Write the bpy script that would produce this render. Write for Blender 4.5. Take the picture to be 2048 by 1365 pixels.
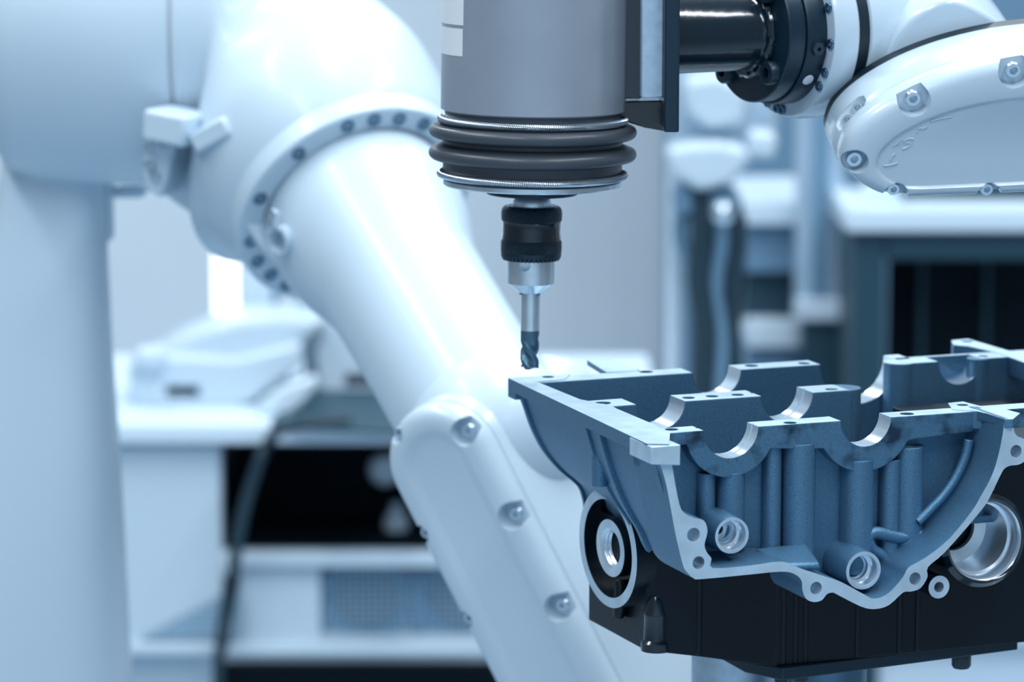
import bpy, bmesh, math, random
from mathutils import Vector, Matrix
random.seed(7)
for o in list(bpy.data.objects): bpy.data.objects.remove(o, do_unlink=True)
SC = bpy.context.scene; COL = SC.collection
R = math.radians; PI = math.pi
# ---------------------------------------------------------------- camera
F = 6900.0; W, H = 2048, 1365
HORIZON = -410.0
CAM = Vector((0, -2.4, 1.8)); TH = math.atan((H/2 - HORIZON)/F)
FW = Vector((0, math.cos(TH), -math.sin(TH))); UP = Vector((0, math.sin(TH), math.cos(TH))); RT = Vector((1, 0, 0))
cd = bpy.data.cameras.new('camera'); cam = bpy.data.objects.new('camera', cd); COL.objects.link(cam)
cam.location = CAM; cam.rotation_euler = (PI/2 - TH, 0, 0)
cd.sensor_width = 36; cd.lens = 36*F/W; cd.clip_start = .05; cd.clip_end = 60
cd.dof.use_dof = True; cd.dof.focus_distance = 2.30; cd.dof.aperture_fstop = 6.0
SC.camera = cam
# ---------------------------------------------------------------- light
w = bpy.data.worlds.new('world'); SC.world = w; w.use_nodes = True
bg = w.node_tree.nodes['Background']; bg.inputs[0].default_value = (.70, .85, 1, 1); bg.inputs[1].default_value = .34
def area(name, loc, size, power, color, target=None):
    l = bpy.data.lights.new(name, 'AREA'); l.shape = 'RECTANGLE'; l.size, l.size_y = size; l.energy = power; l.color = color
    o = bpy.data.objects.new(name, l); COL.objects.link(o); o.location = loc
    if target is not None: o.rotation_euler = (Vector(target) - Vector(loc)).to_track_quat('-Z', 'Y').to_euler()
    return o
CW = (.86, .94, 1)
for i, (x, y) in enumerate([(-1.5, .2), (.2, .9), (1.6, .3), (-1.2, 3.3), (1.2, 3.3), (-.9, -2.2), (1.1, -1.9)]):
    area('ceiling_light_%d_offscreen' % (i+1), (x, y, 3.7), (.35, 2.2), 74, CW)
vs = SC.view_settings; vs.view_transform = 'Standard'; vs.look = 'None'; vs.gamma = 1; vs.use_curve_mapping = False
vs.exposure = -.55
# ---------------------------------------------------------------- pixel helpers (real depth is always given)
def ray(x, y): return RT*((x - W/2)/F) + UP*((H/2 - y)/F) + FW
def at(x, y, Y):
    d = ray(x, y); return CAM + d*((Y - CAM.y)/d.y)
def onz(x, y, z):
    d = ray(x, y); return CAM + d*((z - CAM.z)/d.z)
def onplane(x, y, p, n):
    d = ray(x, y); return CAM + d*((Vector(p) - CAM).dot(n)/d.dot(n))
def mpp(Y, y=700): return (at(100, y, Y) - at(0, y, Y)).length/100     # metres per pixel at depth Y
# ---------------------------------------------------------------- materials
def mat(name, col, metal=0., rough=.4, nscale=0, namt=0., bump=0., bscale=900, coat=0., emit=None, estr=0., bevel=0., spec=.5):
    m = bpy.data.materials.new(name); m.use_nodes = True; nt = m.node_tree; b = nt.nodes['Principled BSDF']
    b.inputs['Base Color'].default_value = (*col, 1); b.inputs['Metallic'].default_value = metal
    b.inputs['Roughness'].default_value = rough; b.inputs['Coat Weight'].default_value = coat; b.inputs['Coat Roughness'].default_value = .12
    b.inputs['Specular IOR Level'].default_value = spec
    tc = nt.nodes.new('ShaderNodeTexCoord')
    if nscale:
        n = nt.nodes.new('ShaderNodeTexNoise'); n.inputs['Scale'].default_value = nscale; n.inputs['Detail'].default_value = 4
        nt.links.new(tc.outputs['Object'], n.inputs['Vector'])
        r = nt.nodes.new('ShaderNodeMapRange'); r.inputs['From Min'].default_value = .3; r.inputs['From Max'].default_value = .7
        r.inputs['To Min'].default_value = 1 - namt; r.inputs['To Max'].default_value = 1 + namt
        nt.links.new(n.outputs['Fac'], r.inputs['Value'])
        x = nt.nodes.new('ShaderNodeVectorMath'); x.operation = 'SCALE'; x.inputs[0].default_value = col
        nt.links.new(r.outputs['Result'], x.inputs['Scale']); nt.links.new(x.outputs['Vector'], b.inputs['Base Color'])
    nrm = None
    if bevel:
        bv = nt.nodes.new('ShaderNodeBevel'); bv.samples = 4; bv.inputs['Radius'].default_value = bevel; nrm = bv.outputs['Normal']
    if bump:
        n2 = nt.nodes.new('ShaderNodeTexNoise'); n2.inputs['Scale'].default_value = bscale; n2.inputs['Detail'].default_value = 3
        nt.links.new(tc.outputs['Object'], n2.inputs['Vector'])
        bp = nt.nodes.new('ShaderNodeBump'); bp.inputs['Strength'].default_value = bump; bp.inputs['Distance'].default_value = .001
        nt.links.new(n2.outputs['Fac'], bp.inputs['Height'])
        if nrm: nt.links.new(nrm, bp.inputs['Normal'])
        nrm = bp.outputs['Normal']
    if nrm: nt.links.new(nrm, b.inputs['Normal'])
    if emit: b.inputs['Emission Color'].default_value = (*emit, 1); b.inputs['Emission Strength'].default_value = estr
    return m
M = {}
M['white'] = mat('white_paint', (.52, .64, .74), 0, .34, coat=.35, bump=.04, bscale=500, bevel=.0015)
M['white_far'] = mat('white_paint_far', (.52, .64, .74), 0, .42, coat=.15)
M['white_sharp'] = mat('white_paint_gloss', (.52, .64, .74), 0, .26, coat=.6, bump=.05, bscale=350, bevel=.0012)
M['mach'] = mat('machined_face', (.52, .68, .81), .45, .42, nscale=60, namt=.12)
M['bore'] = mat('bored_bearing_metal', (.72, .83, .92), .75, .26, nscale=40, namt=.08)
M['hole'] = mat('drilled_hole', (.52, .68, .81), .6, .35)
M['black'] = mat('black_enamel', (.0016, .0065, .013), 0, .3, bump=.12, bscale=250, coat=.0, bevel=.0015, spec=.35)
M['blackgloss'] = mat('black_gloss_paint', (.003, .013, .024), 0, .16, bump=.3, bscale=90, coat=.5)
M['navy'] = mat('dark_anodised', (.006, .025, .045), .2, .35, bevel=.001)
M['rubber'] = mat('grey_rubber', (.05, .062, .08), 0, .38, bump=.05, bscale=600)
M['spindle'] = mat('spindle_housing_grey', (.34, .39, .46), .35, .36, nscale=25, namt=.05)
M['steel'] = mat('bright_steel', (.66, .77, .86), .85, .27, nscale=80, namt=.08)
M['darksteel'] = mat('dark_steel', (.10, .2, .3), .9, .3)
M['carbide'] = mat('coated_carbide', (.07, .15, .22), .6, .38)
M['label'] = mat('white_label', (.72, .76, .8), 0, .5)
M['alu'] = mat('brushed_aluminium', (.50, .64, .77), .6, .38, nscale=120, namt=.1)
M['wall'] = mat('wall_paint', (.70, .80, .88), 0, .8, nscale=2, namt=.04)
M['cast'] = mat('cast_aluminium', (.095, .215, .34), .65, .42, nscale=1100, namt=.2, bump=.3, bscale=1400, bevel=.0014)
M['floor'] = mat('floor_vinyl', (.35, .46, .56), 0, .5, nscale=3, namt=.06)
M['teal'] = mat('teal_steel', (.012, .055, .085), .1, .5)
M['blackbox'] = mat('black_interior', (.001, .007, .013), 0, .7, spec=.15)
M['midblue'] = mat('blue_grey_panel', (.14, .27, .40), 0, .55)
M['pale'] = mat('pale_laminate', (.62, .75, .86), 0, .45)
M['cable'] = mat('black_cable', (.01, .035, .055), 0, .45)
M['tube'] = mat('lamp_tube', (.9, .95, 1), 0, .4, emit=(.93, .97, 1), estr=2.6)
M['seam'] = mat('seal_rubber', (.004, .016, .028), 0, .4)
M['tan'] = mat('ring_grey_paint', (.47, .52, .57), 0, .45)
def knurl():
    m = mat('knurled_black_steel', (.012, .03, .045), .6, .3); nt = m.node_tree; b = nt.nodes['Principled BSDF']
    tc = nt.nodes.new('ShaderNodeTexCoord'); g = nt.nodes.new('ShaderNodeVectorMath'); g.operation = 'SUBTRACT'
    sx = nt.nodes.new('ShaderNodeSeparateXYZ'); nt.links.new(tc.outputs['Object'], sx.inputs[0])
    at2 = nt.nodes.new('ShaderNodeMath'); at2.operation = 'ARCTAN2'; nt.links.new(sx.outputs['X'], at2.inputs[0]); nt.links.new(sx.outputs['Y'], at2.inputs[1])
    def wave(sgn):
        a = nt.nodes.new('ShaderNodeMath'); a.operation = 'MULTIPLY_ADD'; a.inputs[1].default_value = 60
        nt.links.new(at2.outputs[0], a.inputs[0])
        z = nt.nodes.new('ShaderNodeMath'); z.operation = 'MULTIPLY'; z.inputs[1].default_value = sgn*2600; nt.links.new(sx.outputs['Z'], z.inputs[0])
        nt.links.new(z.outputs[0], a.inputs[2]); s = nt.nodes.new('ShaderNodeMath'); s.operation = 'SINE'; nt.links.new(a.outputs[0], s.inputs[0]); return s
    mn = nt.nodes.new('ShaderNodeMath'); mn.operation = 'MINIMUM'; nt.links.new(wave(1).outputs[0], mn.inputs[0]); nt.links.new(wave(-1).outputs[0], mn.inputs[1])
    bp = nt.nodes.new('ShaderNodeBump'); bp.inputs['Strength'].default_value = .8; bp.inputs['Distance'].default_value = .0006
    nt.links.new(mn.outputs[0], bp.inputs['Height']); nt.links.new(bp.outputs['Normal'], b.inputs['Normal']); return m
M['knurl'] = knurl()
def meshmat():
    m = mat('perforated_metal', (.2, .36, .5), .2, .5); nt = m.node_tree; b = nt.nodes['Principled BSDF']
    tc = nt.nodes.new('ShaderNodeTexCoord'); v = nt.nodes.new('ShaderNodeTexVoronoi'); v.inputs['Scale'].default_value = 110; v.inputs['Randomness'].default_value = 0
    nt.links.new(tc.outputs['Object'], v.inputs['Vector']); r = nt.nodes.new('ShaderNodeValToRGB')
    r.color_ramp.elements[0].position = .38; r.color_ramp.elements[0].color = (.02, .06, .1, 1); r.color_ramp.elements[1].position = .46; r.color_ramp.elements[1].color = (.30, .46, .6, 1)
    nt.links.new(v.outputs['Distance'], r.inputs[0]); nt.links.new(r.outputs[0], b.inputs['Base Color']); return m
M['mesh'] = meshmat()
def stained():
    m = M['cast'].copy(); m.name = 'cast_aluminium_oil_stained'; nt = m.node_tree; b = nt.nodes['Principled BSDF']; lk = b.inputs['Base Color'].links[0]; src = lk.from_socket
    tc = nt.nodes.new('ShaderNodeTexCoord'); n = nt.nodes.new('ShaderNodeTexNoise'); n.inputs['Scale'].default_value = 55; n.inputs['Detail'].default_value = 5
    nt.links.new(tc.outputs['Object'], n.inputs['Vector']); r = nt.nodes.new('ShaderNodeMapRange'); r.inputs['From Min'].default_value = .47; r.inputs['From Max'].default_value = .66
    nt.links.new(n.outputs['Fac'], r.inputs['Value']); mx = nt.nodes.new('ShaderNodeMix'); mx.data_type = 'RGBA'
    nt.links.new(r.outputs['Result'], mx.inputs[0]); nt.links.new(src, mx.inputs[6]); mx.inputs[7].default_value = (.02, .05, .085, 1)
    nt.links.new(mx.outputs[2], b.inputs['Base Color']); return m
M['stained'] = stained()
# ---------------------------------------------------------------- object helpers
ROOT = {}
def tag(o, label=None, cat=None, group=None, kind=None):
    if label: o['label'] = label
    if cat: o['category'] = cat
    if group: o['group'] = group
    if kind: o['kind'] = kind
    return o
def thing(name, label, cat, loc, group=None):
    o = bpy.data.objects.new(name, None); o.empty_display_size = .02; COL.objects.link(o); o.location = Vector(loc); ROOT[o.name] = Vector(loc)
    return tag(o, label, cat, group)
def mk(name, bm, mats, parent=None, smooth=35, label=None, bevel=0, seg=2, boolean=None):
    """links one mesh object; bm holds world coordinates"""
    if not isinstance(mats, (list, tuple)): mats = [mats]
    bmesh.ops.recalc_face_normals(bm, faces=bm.faces)
    if parent is not None: org = ROOT[parent.name]
    else:
        xs = [v.co for v in bm.verts]
        org = Vector(((min(c.x for c in xs)+max(c.x for c in xs))/2, (min(c.y for c in xs)+max(c.y for c in xs))/2, min(c.z for c in xs)))
    bmesh.ops.translate(bm, verts=bm.verts, vec=-org)
    me = bpy.data.meshes.new(name); bm.to_mesh(me); bm.free()
    for m in mats: me.materials.append(M[m] if isinstance(m, str) else m)
    o = bpy.data.objects.new(name, me); COL.objects.link(o); ROOT[o.name] = org
    if parent is not None: o.parent = parent
    else: o.location = org
    if boolean is not None:
        cb, mi = boolean
        bmesh.ops.recalc_face_normals(cb, faces=cb.faces)
        bmesh.ops.translate(cb, verts=cb.verts, vec=-org)
        for f in cb.faces: f.material_index = mi
        cm = bpy.data.meshes.new('cutter'); cb.to_mesh(cm); cb.free()
        for m in mats: cm.materials.append(M[m])
        co = bpy.data.objects.new('cutter', cm); COL.objects.link(co)
        if parent is None: co.location = org
        else: co.parent = parent
        md = o.modifiers.new('b', 'BOOLEAN'); md.operation = 'DIFFERENCE'; md.solver = 'EXACT'; md.object = co; md.material_mode = 'INDEX'
        bpy.context.view_layer.update()
        ev = o.evaluated_get(bpy.context.evaluated_depsgraph_get()); nm = bpy.data.meshes.new_from_object(ev)
        o.modifiers.clear(); o.data = nm; bpy.data.objects.remove(co, do_unlink=True)
        me = nm
    for p in me.polygons: p.use_smooth = True
    me.set_sharp_from_angle(angle=R(smooth))
    if bevel:
        b = o.modifiers.new('bevel', 'BEVEL'); b.width = bevel; b.segments = seg; b.limit_method = 'ANGLE'; b.angle_limit = R(40); b.use_clamp_overlap = True
        b.harden_normals = False
    if label: o['label'] = label
    return o
def frame(axis, ref=None):
    z = Vector(axis).normalized(); r = Vector(ref) if ref is not None else (Vector((0, 0, 1)) if abs(z.z) < .9 else Vector((1, 0, 0)))
    x = r.cross(z).normalized(); y = z.cross(x); return x, y, z
def prism(bm, pts, vec, side=0, near=0, far=0, sides=None):
    """closed polygon pts (3D) extruded by vec"""
    vec = Vector(vec); a = [bm.verts.new(p) for p in pts]; b = [bm.verts.new(Vector(p)+vec) for p in pts]
    f = bm.faces.new(a); f.material_index = near; f = bm.faces.new(list(reversed(b))); f.material_index = far
    n = len(pts)
    for i in range(n):
        f = bm.faces.new((a[i], b[i], b[(i+1) % n], a[(i+1) % n])); f.material_index = sides[i] if sides else side
def rings(bm, rs, mis=None, cap0=True, cap1=True, close=True):
    vs_ = [[bm.verts.new(p) for p in r] for r in rs]; n = len(rs[0])
    for i in range(len(vs_)-1):
        for j in range(n if close else n-1):
            f = bm.faces.new((vs_[i][j], vs_[i][(j+1) % n], vs_[i+1][(j+1) % n], vs_[i+1][j])); f.material_index = mis[i] if mis else 0
    if cap0: f = bm.faces.new(list(reversed(vs_[0]))); f.material_index = mis[0] if mis else 0
    if cap1: f = bm.faces.new(vs_[-1]); f.material_index = mis[-1] if mis else 0
def lathe(bm, o, axis, prof, seg=48, mis=None, cap0=True, cap1=True, ref=None):
    x, y, z = frame(axis, ref); o = Vector(o)
    rings(bm, [[o + z*h + (x*math.cos(2*PI*k/seg) + y*math.sin(2*PI*k/seg))*max(r, 1e-5) for k in range(seg)] for r, h in prof], mis, cap0, cap1)
def ringlathe(bm, o, axis, prof, seg=48, mis=None, ref=None):
    """closed profile revolved (a ring with a hole)"""
    x, y, z = frame(axis, ref); o = Vector(o); n = len(prof)
    vs_ = [[bm.verts.new(o + z*h + (x*math.cos(2*PI*k/seg) + y*math.sin(2*PI*k/seg))*r) for r, h in prof] for k in range(seg)]
    for k in range(seg):
        for j in range(n):
            f = bm.faces.new((vs_[k][j], vs_[k][(j+1) % n], vs_[(k+1) % seg][(j+1) % n], vs_[(k+1) % seg][j])); f.material_index = mis[j] if mis else 0
def cyl(bm, p0, p1, r, seg=24, r1=None):
    p0 = Vector(p0); p1 = Vector(p1); lathe(bm, p0, p1-p0, [(r, 0), (r if r1 is None else r1, (p1-p0).length)], seg)
def sweep(bm, pts, rad, seg=12, ref=(0, 0, 1), sx=1., cap=True):
    pts = [Vector(p) for p in pts]; rs = []; px_ = None
    for i, p in enumerate(pts):
        t = (pts[min(i+1, len(pts)-1)] - pts[max(i-1, 0)]).normalized()
        if px_ is None: x, y, _ = frame(t, ref if abs(Vector(ref).dot(t)) < .95 else (1, 0, 0))
        else: x = (px_ - t*px_.dot(t)).normalized(); y = t.cross(x)
        px_ = x; r = rad[i] if isinstance(rad, (list, tuple)) else rad
        rs.append([p + (x*math.cos(2*PI*k/seg)*sx + y*math.sin(2*PI*k/seg))*r for k in range(seg)])
    rings(bm, rs, None, cap, cap)
def smoothpts(pts, n=8):
    """Catmull-Rom through points (Vectors of any size)"""
    P = [Vector(p) for p in pts]; out = []
    for i in range(len(P)-1):
        p0 = P[max(i-1, 0)]; p1 = P[i]; p2 = P[i+1]; p3 = P[min(i+2, len(P)-1)]
        for k in range(n):
            t = k/n; out.append(.5*((2*p1) + (p2-p0)*t + (2*p0-5*p1+4*p2-p3)*t*t + (3*p1-p0-3*p2+p3)*t**3))
    out.append(P[-1]); return out
def box(bm, c, s, rot=None, mi=0):
    c = Vector(c); m = rot.to_3x3() if rot is not None else Matrix.Identity(3)
    v = [bm.verts.new(c + m @ Vector((sx*s[0]/2, sy*s[1]/2, sz*s[2]/2))) for sx in (-1, 1) for sy in (-1, 1) for sz in (-1, 1)]
    for q in ((0, 1, 3, 2), (4, 6, 7, 5), (0, 4, 5, 1), (2, 3, 7, 6), (0, 2, 6, 4), (1, 5, 7, 3)):
        f = bm.faces.new([v[i] for i in q]); f.material_index = mi
def bxx(bm, x0, x1, y0, y1, z0, z1, mi=0): box(bm, ((x0+x1)/2, (y0+y1)/2, (z0+z1)/2), (x1-x0, y1-y0, z1-z0), None, mi)
def pbox(bm, px0, px1, py0, py1, Y, depth, mi=0):
    """box whose front face spans the pixel rectangle at depth Y"""
    a = at(px0, py1, Y); b = at(px1, py0, Y); bxx(bm, a.x, b.x, Y, Y+depth, a.z, b.z, mi)
def NB(): return bmesh.new()
def inst(src, name, parent, p, axis, spin=0, scale=1):
    """another object that shares src's mesh; the mesh points along +Z"""
    o = bpy.data.objects.new(name, src); COL.objects.link(o); o.parent = parent
    x, y, z = frame(axis); m = Matrix((x, y, z)).transposed() @ Matrix.Rotation(spin, 3, 'Z') @ Matrix.Scale(scale, 3)
    o.matrix_local = Matrix.Translation(Vector(p) - ROOT[parent.name]) @ m.to_4x4(); ROOT[o.name] = Vector(p)
    return o
def protomesh(name, bm, mats, smooth=35):
    bmesh.ops.recalc_face_normals(bm, faces=bm.faces); me = bpy.data.meshes.new(name); bm.to_mesh(me); bm.free()
    for m in mats: me.materials.append(M[m])
    for p in me.polygons: p.use_smooth = True
    me.set_sharp_from_angle(angle=R(smooth)); return me
def capscrew(r, h, mats, socket='hole'):
    """cap screw with hexagonal socket, head top at z=h"""
    bm = NB(); n = 24
    def circ(rr, z, hexa=False):
        out = []
        for k in range(n):
            a = 2*PI*k/n; q = rr
            if hexa: q = rr*math.cos(PI/6)/math.cos(((a + PI/6) % (PI/3)) - PI/6)
            out.append((q*math.cos(a), q*math.sin(a), z))
        return out
    rings(bm, [circ(r, 0), circ(r, h*.85), circ(r*.9, h), circ(r*.55, h, True), circ(r*.55, h*.1, True)], [0, 0, 0, 1, 1])
    return protomesh('cap_screw', bm, mats)
SCREW_STEEL = capscrew(1, 1, ('steel', 'steel')); SCREW_BLACK = capscrew(1, 1, ('navy', 'navy')); SCREW_DULL = capscrew(1, .6, ('darksteel', 'darksteel'))
# ---------------------------------------------------------------- the setting
b = NB(); bxx(b, -5, 5, -5.1, 5.4, -.1, 0); tag(mk('floor', b, 'floor'), kind='structure')
b = NB(); bxx(b, -5, 5, 5.3, 5.4, 0, 4.2); tag(mk('wall_back', b, 'wall'), kind='structure')
b = NB(); bxx(b, -5, 5, -5.1, -5, 0, 4.2); tag(mk('wall_front_offscreen', b, 'wall'), kind='structure')  # unseen wall behind the camera, added for its reflection in front faces
# ================================================================ CRANKCASE
ROT = R(20.8)
Z0 = at(1058, 765, 0).z
O = onz(1338, 888, Z0); A = Vector((math.cos(ROT), math.sin(ROT), 0)); B = Vector((-math.sin(ROT), math.cos(ROT), 0)); C = Vector((0, 0, 1))
def L(a, b_, c): return O + A*a + B*b_ + C*c
def top(px, py):
    p = onz(px, py, Z0) - O; return p.dot(A), p.dot(B)
def fr(px, py, b_=0.):
    p = onplane(px, py, L(0, b_, 0), B) - O; return p.dot(A), p.dot(C)
def plan(pts): return [L(*top(*p), 0) for p in pts]
def arc(ac, cc, r, a0, a1, n=18): return [(ac + r*math.cos(R(a0 + (a1-a0)*k/n)), cc + r*math.sin(R(a0 + (a1-a0)*k/n))) for k in range(n+1)]
crank = thing('crankcase', 'bare cast aluminium crankcase half with bored bearing saddles, bolted on black engine block', 'crankcase', L(.18, .13, -.11))
CM = ['cast', 'mach', 'bore', 'hole', 'cast']
HOLES = [(1096, 755, .0045), (1292, 744, .0052), (1503, 732, .0052), (1608, 727, .0046), (1377, 796, .0045), (1424, 793, .0045), (1475, 790, .0045), (1663, 779, .0045),
         (1206, 806, .0055), (1343, 859, .0045), (1580, 846, .0045), (1814, 828, .0048), (1966, 713, .004), (1934, 684, .0045), (1925, 811, .004)]
def holecut():
    cb = NB()
    for px, py, r_ in HOLES:
        a, b_ = top(px, py); cyl(cb, L(a, b_, -.045), L(a, b_, .01), r_, 24)
    return (cb, 0)
def skinpt(b_, inset_):
    """hull section points (a, c) at local depth b_, moved inwards"""
    t = (bR1 - b_)/(bR1 - .004); return [((p-O).dot(A), (p-O).dot(C)) for p in skin(max(0, min(1, t)), -inset_)]
def wall(name, segs, stations, holes=(), bottom=-.075, lab=None, extra_bottom=None, holer=.0045, mats=None):
    """segs: list of ('p',a,c) points and ('n',centre,radius[,grooved]) notches along the top from left to right"""
    def prof(dr):
        P = []; K = []
        for s in segs:
            if s[0] == 'p': P.append((s[1], s[2])); K.append(1 if s[2] > -.001 else 0)
            else:
                r = s[2] + (dr if len(s) > 3 else 0)
                A_ = arc(s[1], 0, r, 180, 360); P += A_; K += [2]*(len(A_)-1) + [1]
        for q in (extra_bottom or [(P[-1][0], bottom), (P[0][0], bottom)]): P.append(q); K.append(0)
        K[len(K)-len(extra_bottom or (0, 0))-1] = 0
        return P, K
    bm = NB(); rs = []; K = None
    for (b_, dr) in stations:
        P, K = prof(dr); rs.append([L(a, b_, c) for a, c in P])
    vs_ = [[bm.verts.new(p) for p in r] for r in rs]; n = len(rs[0])
    for i in range(len(vs_)-1):
        for j in range(n):
            f = bm.faces.new((vs_[i][j], vs_[i][(j+1) % n], vs_[i+1][(j+1) % n], vs_[i+1][j])); f.material_index = K[j]
    bm.faces.new(list(reversed(vs_[0]))); bm.faces.new(vs_[-1])
    bo = holecut()
    return mk(name, bm, mats or CM, crank, boolean=bo, label=lab)
def st(b0, b1, groove=False):
    if not groove: return [(b0, 0), (b1, 0)]
    d = b1-b0; return [(b0, 0), (b0+d*.50, 0), (b0+d*.5001, .0014), (b0+d*.64, .0014), (b0+d*.6401, 0), (b1, 0)]
def nt_(l, r, g=False):      # notch from two top pixels
    a0 = top(*l)[0]; a1 = top(*r)[0]; return ('n', (a0+a1)/2, (a1-a0)/2) + ((1,) if g else ())
bR0 = top(1432, 743)[1]; bR1 = top(1456, 731)[1]
# left skin: hull section lofted from rear to front
rear = smoothpts([(*fr(x, y, bR1), 0) for x, y in [(1040, 782), (1052, 815), (1066, 855), (1088, 897), (1120, 935), (1158, 968), (1170, 1000), (1172, 1018)]], 3)
frn = smoothpts([(*fr(x, y, .004), 0) for x, y in [(1312, 905), (1318, 940), (1330, 985), (1342, 1030), (1354, 1075), (1366, 1115), (1378, 1140), (1392, 1156)]], 3)
def skin(t, off=0.):
    out = []
    n = len(rear)
    for i in range(n):
        p = rear[i].lerp(frn[i], t); q0 = rear[max(i-1, 0)].lerp(frn[max(i-1, 0)], t); q1 = rear[min(i+1, n-1)].lerp(frn[min(i+1, n-1)], t)
        d = (q1-q0).normalized(); nrm = Vector((d.y, -d.x, 0));
        if nrm.x > 0: nrm = -nrm
        out.append(L(p.x + nrm.x*off, bR1*(1-t) + .004*t, p.y + nrm.y*off))
    return out
def skinband(bm, t0, t1, off_out, off_in=-.004, n=12, i0=0, i1=None):
    rs = []
    for k in range(n+1):
        t = t0 + (t1-t0)*k/n; rs.append(skin(t, off_out)[i0:i1] + list(reversed(skin(t, off_in)[i0:i1])))
    rings(bm, rs)
b = NB(); skinband(b, 0, .985, 0); mk('side_skin', b, ['cast'], crank, smooth=60)
for t0, t1, off in ((0, .018, .0022), (.50, .515, .0018), (.60, .63, .003)):
    b = NB(); skinband(b, t0, t1, off, n=2); mk('rib', b, ['cast'], crank, smooth=60)
# upright stiffening bosses on the side
for (px, y0, y1, bb, r_) in ((1192, 856, 972, .135, .0065), (1272, 880, 930, .045, .0055)):
    a0, c0 = fr(px, y0, bb); a1, c1 = fr(px, y1, bb); b = NB(); cyl(b, L(a0+.003, bb, c0), L(a0+.003, bb, c1), r_, 20, r_*.85); mk('side_boss', b, ['cast'], crank)
# rear wall
bR0 = top(1432, 743)[1]; bR1 = top(1456, 731)[1]
aR = top(1016, 757)[0]
n1 = nt_((1382, 745), (1482, 740)); n2 = nt_((1642, 730), (1800, 722))
wall('rear_bearing_wall', [('p', aR+.008, -.0002), ('p', aR+.009, -.0002), n1, n2, ('p', n2[1]+n2[2]+.012, 0)], st(bR0, bR1),
     extra_bottom=[(n2[1]+n2[2]+.012, -.08)] + list(reversed(skinpt(bR1, .0015)))[:-2])
# middle wall
bM0 = top(1370, 803)[1]; bM1 = top(1340, 791)[1]
m1 = nt_((1268, 808), (1370, 803)); m2 = nt_((1520, 792), (1626, 786), True); am = top(1703, 780)[0]
wall('middle_bearing_wall', [('p', .008, -.0002), ('p', .009, -.0002), m1, m2, ('p', am-.004, 0), ('p', am, -.0005)], st(bM0, bM1, True),
     extra_bottom=[(am, -.08)] + list(reversed(skinpt((bM0+bM1)/2, .0030)))[:-2])
b = NB(); lathe(b, L(am-.001, (bM0+bM1)/2, -.08), C, [((bM1-bM0)/2, 0), ((bM1-bM0)/2, .0797)], 32, [0, 0])
for f in b.faces:
    if f.normal.z > .9: f.material_index = 1
mk('rounded_boss', b, CM, crank)
# front wall
bF0 = top(1600, 848)[1]; bF1 = top(1490, 844)[1] - .002
f1 = nt_((1410, 863), (1522, 856), True); f2 = nt_((1681, 842), (1790, 838)); aE = top(2026, 826)[0] + .09
ro = .0325
eb = [(aE, -.012), (f2[1]+f2[2]+.055, -.014), (f2[1]+f2[2]+.016, -.016)] + arc(f2[1], 0, ro+.003, -28, -150, 14) + arc(f1[1], 0, ro, -28, -165, 14) + [(.006, -.010)]
wall('front_bearing_wall', [('p', .006, -.0002), ('p', .007, -.0002), f1, f2, ('p', aE, -.0002)], st(bF0, bF1, True),
     extra_bottom=eb, mats=['stained'] + CM[1:])
# rim along the left side with its corner block
b = NB(); P = plan([(1016, 757), (1294, 889), (1338, 890), (1340, 868), (1312, 852), (1232, 818), (1222, 812), (1160, 800), (1074, 765), (1130, 760), (1140, 750)]); P = [p + C*.0003 for p in P]; prism(b, P, (0, 0, -.0088), 0, 1, 0)
mk('side_rim', b, CM, crank, boolean=holecut())
b = NB(); P = [L(*fr(x, y), 0) for x, y in ()]
ca = top(1294, 889)[0]; cbk = .014
prism(b, [L(ca, -.0035, -.0005), L(.0065, -.0035, -.0005), L(.0065, -.0035, -.014), L(ca, -.0035, -.012)], B*.036, 1, 1, 0); mk('corner_lug', b, CM, crank, bevel=.0006)
b = NB(); a_, b_ = top(1016, 757); prism(b, [L(a_-.0002, b_-.014, -.001), L(a_+.03, b_-.014, -.001), L(a_+.03, b_+.0002, -.001), L(a_-.0002, b_+.0002, -.001)], (0, 0, -.0125)); mk('corner_lug', b, CM, crank, bevel=.0008)
# locating tab behind the rear wall
b = NB(); P = plan([(1213, 745), (1174, 721), (1218, 719), (1278, 739), (1275, 742)]); prism(b, [p + C*.0002 for p in P], (0, 0, -.004), 0, 1, 0); mk('locating_tab', b, CM, crank, bevel=.0004)
# inner floor of the case
b = NB(); prism(b, [L(.04, bF0+.02, -.077), L(.36, bF0+.02, -.077), L(.36, bR1-.002, -.077), L(.058, bR1-.002, -.077)], (0, 0, -.005)); mk('case_floor', b, ['cast'], crank)
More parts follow.
